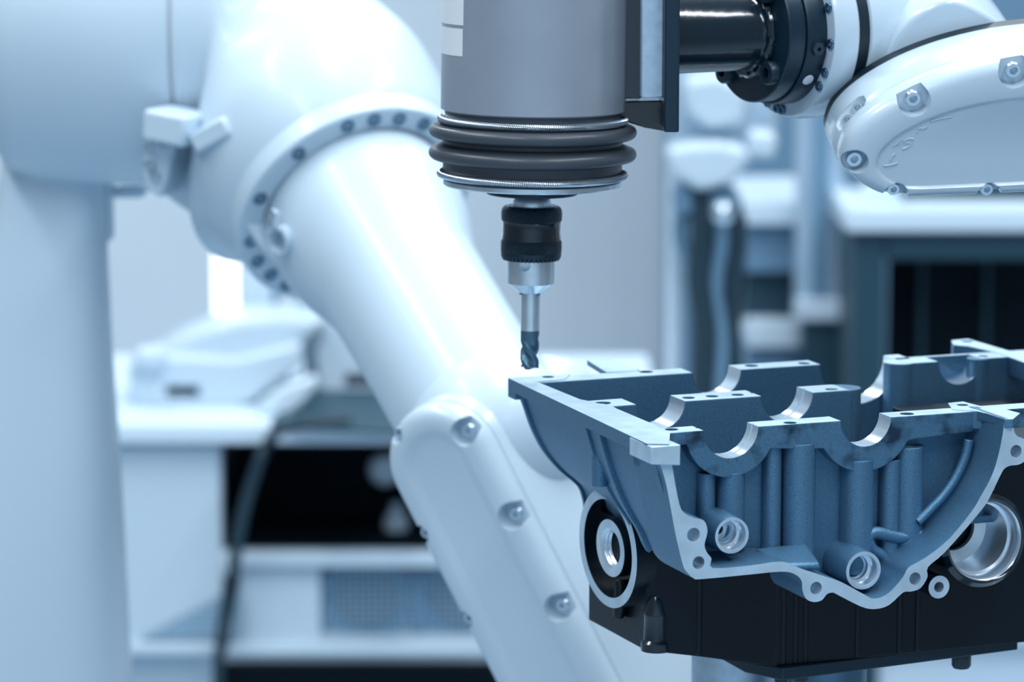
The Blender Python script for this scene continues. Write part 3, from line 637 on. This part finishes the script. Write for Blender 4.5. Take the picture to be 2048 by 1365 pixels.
# embossed marks on the cover
def strokes(name, lines):
    bm = NB()
    for ln in lines: sweep(bm, [onq(x_, y_, .0104) for x_, y_ in ln], .0008, 8)
    mk(name, bm, ['white_sharp'], cov, smooth=60)
def zz(u, v): return (1700 + u/6.823, 200 + v/6.823)
strokes('embossed_mark', [[zz(455, 898), zz(550, 890), zz(655, 858)], [zz(550, 835), zz(575, 775), zz(600, 742), zz(620, 745)]])
strokes('embossed_mark', [[zz(590, 635), zz(705, 535)], [zz(715, 540), zz(690, 590), zz(650, 610)], [zz(865, 530), zz(800, 525), zz(750, 555), zz(740, 590), zz(800, 580), zz(830, 600), zz(790, 640), zz(715, 670)]])
strokes('embossed_mark', [[zz(910, 442), zz(930, 430)], [zz(930, 400), zz(960, 380), zz(1000, 392), zz(1055, 360)]])
strokes('embossed_mark', [[zz(1095, 290), zz(1240, 250), zz(1390, 228)]])
# rest of the arm outside the picture, down to its base
b = NB(); p1 = cp - q*.05 + Vector((.22, .05, 0)); sweep(b, smoothpts([p1, p1 + Vector((.3, .2, .05)), Vector((1.2, .72, 1.65)), Vector((1.25, .75, 1.2))], 8), .085, 32); mk('forearm', b, ['white_far'], rob2)
b = NB(); lathe(b, (1.25, .75, 0), C, [(.2, 0), (.2, .03), (.14, .06), (.12, .6), (.11, 1.25)], 48); mk('base_column', b, ['white_far'], rob2)
# ================================================================ FIRST ROBOT (big white arm, left)
YC = .80
kc = mpp(YC, 600)
rob1 = thing('robot_arm', 'large white robot arm with thick column, bolted joint ring and long screwed cover', 'robot arm', (at(60, 700, YC).x, YC, 0))
def RX(px, py, Y): return at(px, py, Y)
# column
b = NB(); rs = []
for (py, xr, xl) in ((150, 205, 15), (340, 207, 5), (480, 212, -20), (700, 222, -60), (900, 236, -90), (1100, 247, -110), (1365, 260, -130), (1800, 280, -150), (2500, 300, -170)):
    pr = at(xr, py, YC); plx = at(xl, py, YC); z = max(pr.z, 0); hx = (pr.x-plx.x)/2; cx = (pr.x+plx.x)/2; ring = []
    for q_ in range(64):
        t = 2*PI*q_/64; ct, st_ = math.cos(t), math.sin(t); ring.append(Vector((cx + hx*math.copysign(abs(ct)**.62, ct), YC + hx*.9*math.copysign(abs(st_)**.62, st_), z)))
    rs.append(ring)
    if z == 0: break
rings(b, rs); mk('column', b, ['white_far'], rob1, smooth=60)
b = NB(); lathe(b, (at(60, 700, YC).x, YC, 0), C, [(.26, 0), (.26, .04), (.2, .06), (.17, .12), (.12, .2)], 64); mk('floor_flange', b, ['white_far'], rob1)
# shoulder drum
SX = Vector((math.cos(R(4)), -math.sin(R(4)), 0)); ps = at(388, 45, YC-.02); rS = 318*kc
b = NB(); Ls = (at(388, 45, YC).x - at(8, 45, YC).x)
lathe(b, ps, -SX, [(rS*.985, 0), (rS, .002), (rS*1.0, Ls*.5), (rS*.985, Ls*.8), (rS*.93, Ls*.95), (rS*.80, Ls*1.02), (rS*.4, Ls*1.05), (.001, Ls*1.055)], 96); mk('shoulder_drum', b, ['white_far'], rob1, smooth=50)
b = NB(); lathe(b, ps - SX*.001, SX, [(rS*.972, 0), (rS*.972, .006)], 96); mk('seam_ring', b, ['tan'], rob1)
# elbow casting swept to the joint ring
YR = .62
D = Vector((.566, -1, -.792)).normalized()
cr = at(713, 413, YR); rR = .0995/.895
pc = smoothpts([ps + SX*.004, ps + SX*.06 + C*(-.012), at(570, 230, .74), cr - D*.085, cr - D*.020], 8)
nn_ = len(pc); rad = []
for i in range(nn_):
    u = i/(nn_-1); rad.append(rS*(1-u)**1.0*.99 + rR*.99*u + .012*math.sin(PI*u))
# explicit frames so that the first and last sections match the drum and the ring
rs = []; xs, ys, zs = frame(SX, C)
for i, p in enumerate(pc):
    u = i/(nn_-1); tdir = SX.lerp(D, max(0, min(1, (u-.04)/.92))).normalized(); x_, y_, _ = frame(tdir, C)
    rs.append([p + (x_*math.cos(2*PI*j/96) + y_*math.sin(2*PI*j/96))*rad[i] for j in range(96)])
b = NB(); rings(b, rs); mk('elbow_casting', b, ['white_far'], rob1, smooth=60)
b = NB(); sk = smoothpts([at(345, 332, .70), at(372, 350, .70), at(497, 380, .69), at(640, 395, .67), cr - D*.03], 6); rk = smoothpts([(.020, 0, 0), (.027, 0, 0), (.049, 0, 0), (.089, 0, 0), (rR*.97, 0, 0)], 6); sweep(b, sk, [v.x for v in rk], 48); mk('casting_skirt', b, ['white_far'], rob1, smooth=60)
# joint ring with recessed bolts
rx, ry, _ = frame(D, C)
b = NB(); lathe(b, cr - D*.022, D, [(rR*.97, 0), (rR, .002), (rR, .020), (rR*.985, .022), (rR*.80, .022), (rR*.79, .012)], 96); mk('joint_ring', b, ['white_far'], rob1)
def ringpt(deg, r, h): return cr + D*h + (rx*math.cos(R(deg)) + ry*math.sin(R(deg)))*r
BOLT = capscrew(1, .5, ('darksteel', 'darksteel'))
for (px, py) in ((847, 248), (798, 238), (748, 240), (695, 252), (597, 307), (520, 397), (502, 483), (515, 523), (541, 550), (573, 571)):
    p = onplane(px, py, cr, D); inst(BOLT, 'ring_bolt', rob1, p - D*.001, D, .2, .0062)
# forearm tube
ce = at(990, 880, .34)
DT = (ce - cr).normalized(); Lt = (ce-cr).length; kt = mpp(.5, 600)
b = NB(); lathe(b, cr + D*.006, DT, [(rR*.70, -.045), (rR*.755, -.012), (rR*.80, .014), (rR*.785, .03), (rR*.745, .06), (163*kt, .11), (158*kt, Lt*.62), (158*kt, Lt), (.11*.6, Lt+.01)], 96); mk('forearm_tube', b, ['white_far'], rob1, smooth=50)
b = NB(); lathe(b, ce + DT*.0, C, [(.072*math.sin(PI*i/24), -.072*math.cos(PI*i/24)) for i in range(25)], 48); mk('elbow_ball', b, ['white_far'], rob1, smooth=60)
# small raised boss, two screws and oval drain hole near the ring
for (px, py) in ((552, 424), (547, 441)):
    p = onplane(px, py, cr - D*.0 + D*.02, D) + Vector((0, -.02, 0)); inst(SCREW_STEEL, 'boss_screw', rob1, p, Vector((-.45, -.85, .1)), .2, .0052)
p = onplane(560, 476, cr + D*.03, D) + Vector((0, -.02, 0))
b = NB(); lathe(b, p, Vector((-.62, -.75, -.1)), [(.0125, -.014), (.0125, .001), (.0105, .002), (.0095, -.001), (.0095, -.0125), (.001, -.0125)], 32); mk('oval_port', b, ['white_far'], rob1)
# shoulder stop block with its bolt plate
b = NB(); p = at(352, 252, .615); Rm = Matrix.Rotation(R(-22), 4, 'Z') @ Matrix.Rotation(R(8), 4, 'Y'); box(b, p, (.042, .05, .028), Rm); mk('stop_block', b, ['white_far'], rob1, bevel=.004)
b = NB(); p = at(436, 266, .60); box(b, p, (.038, .04, .018), Matrix.Rotation(R(-18), 4, 'Z') @ Matrix.Rotation(R(-28), 4, 'Y')); mk('stop_wedge', b, ['white_far'], rob1, bevel=.003)
b = NB(); P = [at(x_, y_, .63) for x_, y_ in [(300, 250), (345, 262), (350, 300), (338, 352), (320, 398), (292, 378), (284, 340), (292, 290)]]; prism(b, P, (0.02, .08, 0)); mk('bolt_plate', b, ['white_far'], rob1, bevel=.003)
for (px, py) in ((304, 268), (317, 273), (330, 287), (299, 295), (301, 330), (312, 353)): inst(SCREW_STEEL, 'plate_bolt', rob1, at(px, py, .631), Vector((-.3, -1, .15)), .2, .0052)
b = NB(); pbox(b, 212, 290, 372, 398, .84, .06); mk('ledge_plate', b, ['white_far'], rob1, bevel=.006)
b = NB(); pbox(b, 203, 215, 372, 488, .80, .05); mk('column_slot', b, ['white_far'], rob1, bevel=.002)
# lower link with screwed obround cover
E = Vector((.48, .87, .10)).normalized(); N_ = -E
U = Vector((.53, 0, -.85)); U = (U - E*U.dot(E)).normalized(); V = U.cross(N_).normalized()
if V.x < 0: V = -V
cc = at(888, 928, .275)
def on_e(px, py, h=0.): return onplane(px, py, cc + N_*h, N_)
hw = abs((on_e(1002, 955) - cc).dot(V)); hw = .48*abs((on_e(1053, 996) - on_e(795, 960)).dot(V))
def stadium(hw_, Lq, n=24):
    P = [Vector((-hw_*math.cos(PI*i/n)*1.0, 0, 0)) + Vector((0, -hw_*math.sin(PI*i/n), 0)) for i in range(n+1)]
    P = [Vector((hw_*math.cos(PI*i/n), -hw_*math.sin(PI*i/n), 0)) for i in range(n+1)]
    P += [Vector((-hw_, Lq*t, 0)) for t in (.25, .5, .75)] + [Vector((-hw_*math.cos(PI*i/n), Lq + hw_*math.sin(PI*i/n), 0)) for i in range(n+1)] + [Vector((hw_, Lq*t, 0)) for t in (.75, .5, .25)]
    return P
ST = stadium(hw, .36)
bm = NB(); cover(bm, ST, cc, V, U, N_, [(.0004, -.010), (0, -.0095), (0, -.002), (.0008, .002), (.003, .0062), (.0065, .0092), (.011, .0108), (.0175, .0116), (.020, .0110), (.025, .0085), (.028, .0080)])
def screwspot(i, px, py):
    d_ = on_e(px, py, .009) - (cc + N_*.009); v_ = d_.dot(V); u_ = d_.dot(U)
    if i in (1, 2): v_ = hw - .0085
    if i in (4, 5): v_ = -(hw - .004)
    if i in (0, 3):
        r_ = math.hypot(u_, v_); t_ = (hw - (.0095 if i == 0 else .004))/r_; u_ *= t_; v_ *= t_
    return cc + N_*.009 + V*v_ + U*u_
cb = NB(); PK1 = [(934, 858), (1040, 1025), (1152, 1200), (808, 884), (836, 1074), (935, 1240)]
for i, (px, py) in enumerate(PK1): c_ = screwspot(i, px, py); cyl(cb, c_ - N_*.011, c_ + N_*.02, .0108 if i < 3 else .008, 28)
cov1 = mk('cover', bm, ['white'], rob1, smooth=40, boolean=(cb, 0))
for i, (px, py) in enumerate(PK1): c_ = screwspot(i, px, py); inst(SCREW_STEEL, 'cover_screw', cov1, c_ - N_*.0115, N_, .3, .0052 if i < 3 else .0045)
bm = NB(); cover(bm, inset(ST, -.0012), cc, V, U, N_, [(.012, -.145), (.004, -.138), (0, -.125), (0, -.0115), (.001, -.0100)]); mk('link_housing', bm, ['white'], rob1, smooth=50)
b = NB(); lathe(b, cc - N_*.142, -N_, [(hw*.92, 0), (hw*.92, .04), (hw*.8, .055), (.001, .06)], 64); mk('elbow_hub', b, ['white_far'], rob1, smooth=50)
# ================================================================ BACKGROUND LEFT: bench, cabinet and what stands there
YB = 2.35
zt = onz(500, 852, 0).z; pf = at(500, 850, YB); zt = pf.z
bench = thing('workbench', 'white laminate workbench holding pale instruments, behind big robot arm', 'workbench', (at(530, 850, YB).x, YB+.35, 0))
x0 = at(40, 850, YB).x; x1 = at(1330, 850, YB).x
b = NB(); bxx(b, x0, x1, YB, YB+.62, zt-.028, zt); mk('bench_top', b, ['pale'], bench, bevel=.004)
for xx in (x0+.04, x1-.04):
    b = NB(); bxx(b, xx-.02, xx+.02, YB+.02, YB+.6, 0, zt-.028); mk('bench_leg', b, ['white_far'], bench)
cab = thing('controller_cabinet', 'white equipment cabinet with dark open bay and perforated fan grille under workbench', 'cabinet', (at(530, 850, YB).x, YB+.3, 0))
Yc = YB + .03
def pb(name, px0, px1, py0, py1, Y, d, m_, par, bev=.003, lab=None):
    b_ = NB(); pbox(b_, px0, px1, py0, py1, Y, d); return mk(name, b_, [m_] if isinstance(m_, str) else m_, par, bevel=bev, label=lab)
pb('side_panel', 120, 440, 893, 1292, Yc, .05, 'white_far', cab)
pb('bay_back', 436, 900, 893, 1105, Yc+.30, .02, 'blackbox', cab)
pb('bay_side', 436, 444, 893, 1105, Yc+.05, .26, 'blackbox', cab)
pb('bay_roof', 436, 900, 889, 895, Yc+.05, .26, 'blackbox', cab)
pb('bay_floor', 440, 960, 1106, 1136, Yc, .03, 'white_far', cab)
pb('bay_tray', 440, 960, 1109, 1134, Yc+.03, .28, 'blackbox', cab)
pb('front_panel', 476, 640, 1136, 1292, Yc+.02, .03, 'white_far', cab)
pb('grille', 628, 990, 1142, 1292, Yc+.045, .02, 'mesh', cab, 0)
for cx_ in (735, 925):
    c_ = at(cx_, 1195, Yc+.045); b = NB(); ringlathe(b, c_, (0, -1, 0), [(.062, 0), (.062, .004), (.050, .005), (.050, 0)], 40); mk('fan_ring', b, ['midblue'], cab)
    b = NB(); lathe(b, c_, (0, -1, 0), [(.05, 0), (.05, .002)], 40); mk('fan_disc', b, ['mesh'], cab)
pb('grille_post', 828, 846, 1142, 1292, Yc+.035, .012, 'midblue', cab)
b = NB(); P = [at(482, 1172, Yc-.006), at(482, 1278, Yc-.006), at(285, 1278, Yc-.006)]; prism(b, P, (0, .01, 0)); mk('vent_mesh', b, ['mesh'], cab)
pb('ledge', 200, 1010, 1292, 1312, Yc-.03, .10, 'white_far', cab)
pb('front_block', 240, 432, 1310, 1420, Yc+.02, .05, 'white_far', cab)
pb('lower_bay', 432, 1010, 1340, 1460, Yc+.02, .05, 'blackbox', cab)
pb('rear_panel', 240, 480, 1180, 1300, Yc+.06, .02, 'white_far', cab)
b = NB(); bxx(b, at(200, 900, Yc).x, at(1010, 900, Yc).x, Yc+.02, Yc+.5, 0, at(500, 1420, Yc).z); mk('plinth', b, ['white_far'], cab)
# things in the dark bay
p = at(770, 940, Yc+.18); b = NB(); lathe(b, p, (0, -1, .1), [(.004, -.02), (.020, -.012), (.024, 0), (.018, .010), (.001, .013)], 28); tag(mk('round_dial', b, ['pale']), 'small round white dial inside dark cabinet bay', 'dial')
zf = at(790, 1105, Yc+.20).z; p = at(792, 1100, Yc+.20); b = NB(); lathe(b, (p.x, p.y, zf-.002), C, [(.016, 0), (.018, .003), (.018, .05), (.013, .060), (.008, .064), (.008, .076), (.0, .076)], 28); tag(mk('white_bottle', b, ['pale']), 'small white bottle standing in dark cabinet bay', 'bottle')
# instruments on the bench
zb = zt
def onb(px, py): return onz(px, py, zb)
def benchthing(name, label, cat, px, Y): return thing(name, label, cat, (at(px, 800, Y).x, Y, zb))
Yi = 2.50
ins = benchthing('desktop_instrument', 'bulky white desktop instrument with sloped top and front slot on workbench', 'instrument', 440, Yi)
def slab(name, pts, Y, depth, par, m_='white_far', bev=.012, slot=None):
    b_ = NB(); zl = ROOT[par.name].z - .0005
    pp = [at(x_, y_, Y) for x_, y_ in pts]; pp = [Vector((p.x, p.y, max(p.z, zl))) for p in pp]; prism(b_, pp, (0, depth, 0)); bo_ = None
    if slot: cb_ = NB(); pbox(cb_, *slot, Y-.02, .09); bo_ = (cb_, 0)
    return mk(name, b_, [m_], par, bevel=bev, seg=3, boolean=bo_)
yb_ = 806
slab('instrument_body', [(262, 812), (255, 735), (300, 712), (470, 722), (560, 700), (600, 690), (602, 735), (545, 770), (510, 800), (480, 812)], Yi, .14, ins, 'white_far', .006, (328, 395, 778, 802))
slab('sloped_lid', [(300, 716), (345, 682), (400, 660), (470, 640), (560, 632), (650, 640), (620, 680), (560, 704), (480, 724)], Yi+.05, .14, ins)
slab('front_ledge', [(265, 700), (330, 700), (330, 745), (265, 745)], Yi-.02, .05, ins)
slab('control_wing', [(520, 838), (512, 812), (560, 780), (630, 752), (635, 775), (600, 815), (570, 838)], Yi-.08, .03, ins, 'pale', .006)
wi = benchthing('white_case', 'small white case with front slot standing behind the long robot tube', 'case', 690, Yi+.1)
slab('case_body', [(640, 800), (632, 700), (655, 650), (720, 640), (800, 700), (800, 790), (800, 805)], Yi+.1, .12, wi, 'white_far', .006, (688, 790, 752, 782))
mt = NB(); P = [onz(x_, y_, zb) for x_, y_ in [(540, 850), (600, 792), (720, 775), (820, 800), (880, 850), (840, 876), (640, 862)]]; prism(mt, P, (0, 0, .006)); tag(mk('dark_mat', mt, ['teal'], bevel=.002), 'dark folded mat lying on workbench beside white instrument', 'mat')
lamp = benchthing('light_tube', 'glowing white upright tube lamp standing behind white instrument', 'lamp', 452, Yi+.30)
pl_ = at(452, 640, Yi+.30); b = NB(); lathe(b, (pl_.x, Yi+.30, zb), C, [(.035, 0), (.035, .012), (.012, .018), (.012, pl_.z-zb+.002)], 32); mk('lamp_foot', b, ['white_far'], lamp)
ph_ = at(452, 380, Yi+.30); b = NB(); lathe(b, (pl_.x, Yi+.30, pl_.z), C, [(.014, 0), (.0185, .004), (.0185, ph_.z-pl_.z), (.012, ph_.z-pl_.z+.006)], 32); mk('tube', b, ['tube'], lamp)
eq = benchthing('display_stand', 'pale upright display board standing next to glowing tube lamp', 'display', 520, Yi+.36)
pb('panel_board', 484, 545, 380, 690, Yi+.36, .05, 'white_far', eq)
b = NB(); c_ = at(520, 700, Yi+.36); bxx(b, c_.x-.05, c_.x+.05, Yi+.33, Yi+.46, zb, zb+.012); mk('foot', b, ['white_far'], eq)
b = NB(); c_ = at(515, 700, Yi+.37); bxx(b, c_.x-.012, c_.x+.012, Yi+.37, Yi+.40, zb+.01, at(520, 685, Yi+.36).z); mk('stem', b, ['white_far'], eq)
pole = benchthing('thin_post', 'thin dark post standing on workbench beneath the robot joint ring', 'post', 552, Yi+.22)
b = NB(); c_ = at(552, 700, Yi+.22); lathe(b, (c_.x, c_.y, zb), C, [(.02, 0), (.02, .006), (.0055, .01), (.0055, at(552, 420, Yi+.22).z-zb)], 16); mk('post_rod', b, ['midblue'], pole)
go = benchthing('camera_unit', 'blue grey sensor unit on short pillar beneath the robot joint ring', 'sensor', 625, Yi+.2)
b = NB(); c_ = at(625, 700, Yi+.2); lathe(b, (c_.x, c_.y, zb), C, [(.026, 0), (.026, .008), (.014, .012), (.014, at(625, 640, Yi+.2).z-zb)], 20); mk('pillar', b, ['white_far'], go)
b = NB(); c0_ = at(628, 642, Yi+.2); lathe(b, c0_, C, [(.010, 0), (.021, .006), (.024, .02), (.022, .05), (.01, .06)], 28); mk('sensor_head', b, ['midblue'], go)
# cable from the mat over the bench edge
b = NB(); cpts = [onz(700, 842, zb+.010), onz(600, 848, zb+.010), onz(556, 862, zb+.012), at(540, 880, YB-.012), at(520, 920, YB-.02), at(497, 990, YB-.02), at(478, 1070, YB-.025), at(466, 1150, YB-.025), at(456, 1230, YB-.03), at(446, 1290, YB-.045), at(436, 1380, YB-.05)]
gpt = cpts[-1].copy(); gpt.z = .02; cpts += [gpt + Vector((0, 0, .1)), gpt]
sweep(b, smoothpts(cpts, 8), .0085, 12); cable = mk('cable', b, ['cable']); tag(cable, 'black cable hanging over workbench edge past dark cabinet bay', 'cable')
b = NB(); 
for i in range(26):
    p_ = at(466 - i*.9, 1150 + i*5.4, YB-.025); lathe(b, p_, Vector((-.1, 0, -1)), [(.0085, 0), (.0118, .001), (.0118, .0018), (.0085, .0028)], 12)
ROOT[cable.name] = cable.location.copy(); mk('ribbed_sleeve', b, ['cable'], cable)
# ================================================================ BACKGROUND RIGHT
YD = 2.3
# tall partition wall panel
pnl = NB(); p0_ = at(1335, 0, 4.6); p1_ = at(2300, 0, 4.6); bxx(pnl, p0_.x, p1_.x+.3, 4.6, 4.66, 0, 3.0); tag(mk('partition_panel', pnl, ['midblue']), 'blue grey partition panel closing off lab behind benches', 'partition')
# rear shelf unit with white top
bn2 = thing('shelf_bench', 'high bench with white top and dark open cabinet beneath robot wrist', 'bench', (at(1850, 450, 3.0).x, 3.3, 0))
Y2 = 3.0
zt2 = at(1850, 418, Y2).z; za = at(1850, 464, Y2).z
b = NB(); bxx(b, at(1692, 430, Y2).x, at(2350, 430, Y2).x, Y2, Y2+.3, za, zt2); mk('bench_top', b, ['pale'], bn2, bevel=.004)
pb('cabinet_frame', 1692, 1772, 465, 1400, Y2+.03, .26, 'teal', bn2)
pb('cabinet_header', 1772, 2350, 465, 520, Y2+.03, .26, 'teal', bn2)
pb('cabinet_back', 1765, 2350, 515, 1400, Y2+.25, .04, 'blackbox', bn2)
for xp in (1830, 1960): pb('inner_rail', xp, xp+22, 520, 1000, Y2+.20, .03, 'teal', bn2)
pb('cabinet_floor', 1692, 2350, 1230, 1290, Y2+.02, .27, 'pale', bn2)
b = NB(); bxx(b, at(1692, 900, Y2).x, at(2350, 900, Y2).x, Y2+.05, Y2+.29, 0, at(1850, 1285, Y2).z); mk('plinth', b, ['pale'], bn2)
# second shelf further back
Y3 = 3.35
sh = thing('side_shelf', 'white topped side shelf over blue grey drawers beside pale steel pillar', 'shelf', (at(1590, 450, Y3).x, Y3+.2, 0))
pb('shelf_top', 1486, 1720, 404, 450, Y3, .4, 'pale', sh)
pb('upper_panel', 1492, 1720, 450, 545, Y3+.04, .3, 'midblue', sh)
pb('front_block', 1488, 1720, 545, 642, Y3+.08, .3, 'teal', sh)  # plain dark teal box set back below the upper panel
pb('drawer', 1496, 1720, 642, 696, Y3+.03, .3, 'pale', sh)
pb('lower_panel', 1488, 1720, 696, 1100, Y3+.06, .3, 'midblue', sh)
b = NB(); bxx(b, at(1490, 900, Y3).x, at(1720, 900, Y3).x, Y3+.08, Y3+.38, 0, at(1600, 1095, Y3).z); mk('plinth', b, ['teal'], sh)
pil = thing('steel_pillar', 'pale steel pillar with square foot standing behind the side shelf', 'pillar', (at(1640, 640, 3.30).x, 3.28, 0))
Yp = 3.27
pb('pillar_shaft', 1592, 1690, 60, 612, Yp, .06, 'alu', pil)
pb('pillar_face', 1622, 1664, 60, 590, Yp-.012, .02, 'midblue', pil)
pb('pillar_foot', 1594, 1692, 600, 642, Yp-.02, .09, 'pale', pil)
b = NB(); p_ = at(1642, 640, Yp); bxx(b, p_.x-.03, p_.x+.03, Yp, Yp+.05, 0, p_.z+.005); mk('pillar_leg', b, ['teal'], pil)
# white wedge and dark case on the bench top
wd = NB(); prism(wd, [at(x_, y_, Y2+.06) for x_, y_ in [(1712, 420), (1730, 396), (1758, 376), (1802, 372), (1802, 420)]], (0, .12, 0)); tag(mk('white_wedge', wd, ['pale'], bevel=.004), 'white wedge shaped holder on bench top below robot wrist cover', 'holder')
dk = NB(); c0_ = at(1806, 384, Y2+.12); c1_ = at(2200, 384, Y2+.12); bxx(dk, c0_.x, c1_.x, Y2+.12, Y2+.3, zt2-.001, at(1900, 330, Y2+.12).z); tag(mk('dark_case', dk, ['teal'], bevel=.004), 'long dark flat case on bench top below robot wrist cover', 'case')
# machine with hoses left of the shelf
Ym = 2.3
mc = thing('hose_machine', 'pale machine head above dark hose bundle beside the milling spindle', 'machine', (at(1420, 700, Ym).x, Ym+.05, 0))
slabm = lambda nme, pts, Y, d, m_, bev=.01: slab(nme, pts, Y, d, mc, m_, bev)
slabm('machine_head', [(1335, 300), (1340, 350), (1400, 385), (1460, 370), (1500, 330), (1498, 300), (1440, 285), (1380, 290)], Ym, .10, 'white_far')
slabm('head_cover', [(1370, 160), (1372, 230), (1420, 262), (1490, 250), (1495, 180), (1440, 150)], Ym+.04, .08, 'white_far')
slabm('side_box', [(1496, 262), (1496, 318), (1552, 322), (1556, 268)], Ym+.02, .07, 'white_far')
slabm('back_plate', [(1340, 120), (1340, 330), (1500, 330), (1560, 300), (1560, 120)], Ym+.14, .03, 'alu')
slabm('lower_plate', [(1345, 375), (1350, 430), (1480, 430), (1480, 380)], Ym+.03, .06, 'midblue')
for i, (pts, r_, m_) in enumerate([([(1400, 380), (1405, 470), (1398, 560), (1410, 660), (1405, 760), (1400, 900), (1400, 1200)], .017, 'cable'),
    ([(1430, 380), (1440, 480), (1428, 580), (1440, 680), (1436, 800), (1430, 1200)], .012, 'midblue'), ([(1462, 400), (1470, 480), (1468, 560), (1460, 660), (1466, 800), (1460, 1200)], .015, 'cable'),
    ([(1372, 400), (1360, 470), (1385, 560), (1378, 680), (1380, 900), (1380, 1200)], .010, 'midblue'), ([(1480, 430), (1478, 520), (1440, 600), (1425, 700), (1420, 900), (1420, 1200)], .009, 'teal')]):
    b = NB(); sweep(b, smoothpts([at(x_, y_, Ym+.04+.012*i) for x_, y_ in pts], 6), r_, 12); mk('hose', b, [m_], mc)
b = NB(); p_ = at(1447, 425, Ym-.02); lathe(b, p_, (0, -1, .4), [(.004, -.06), (.016, -.004), (.017, 0), (.010, .010), (.001, .014)], 24); mk('chrome_knob', b, ['steel'], mc, label='small round polished knob')
b = NB(); p_ = at(1420, 1200, Ym); bxx(b, p_.x-.06, p_.x+.05, Ym-.01, Ym+.14, 0, p_.z+.02); mk('machine_stand', b, ['midblue'], mc)
for xp, r_ in ((1352, .012),): 
    b = NB(); p_ = at(xp, 300, Ym+.13); cyl(b, (p_.x, p_.y, 0), p_, r_, 16); mk('stand_tube', b, ['pale'], mc)
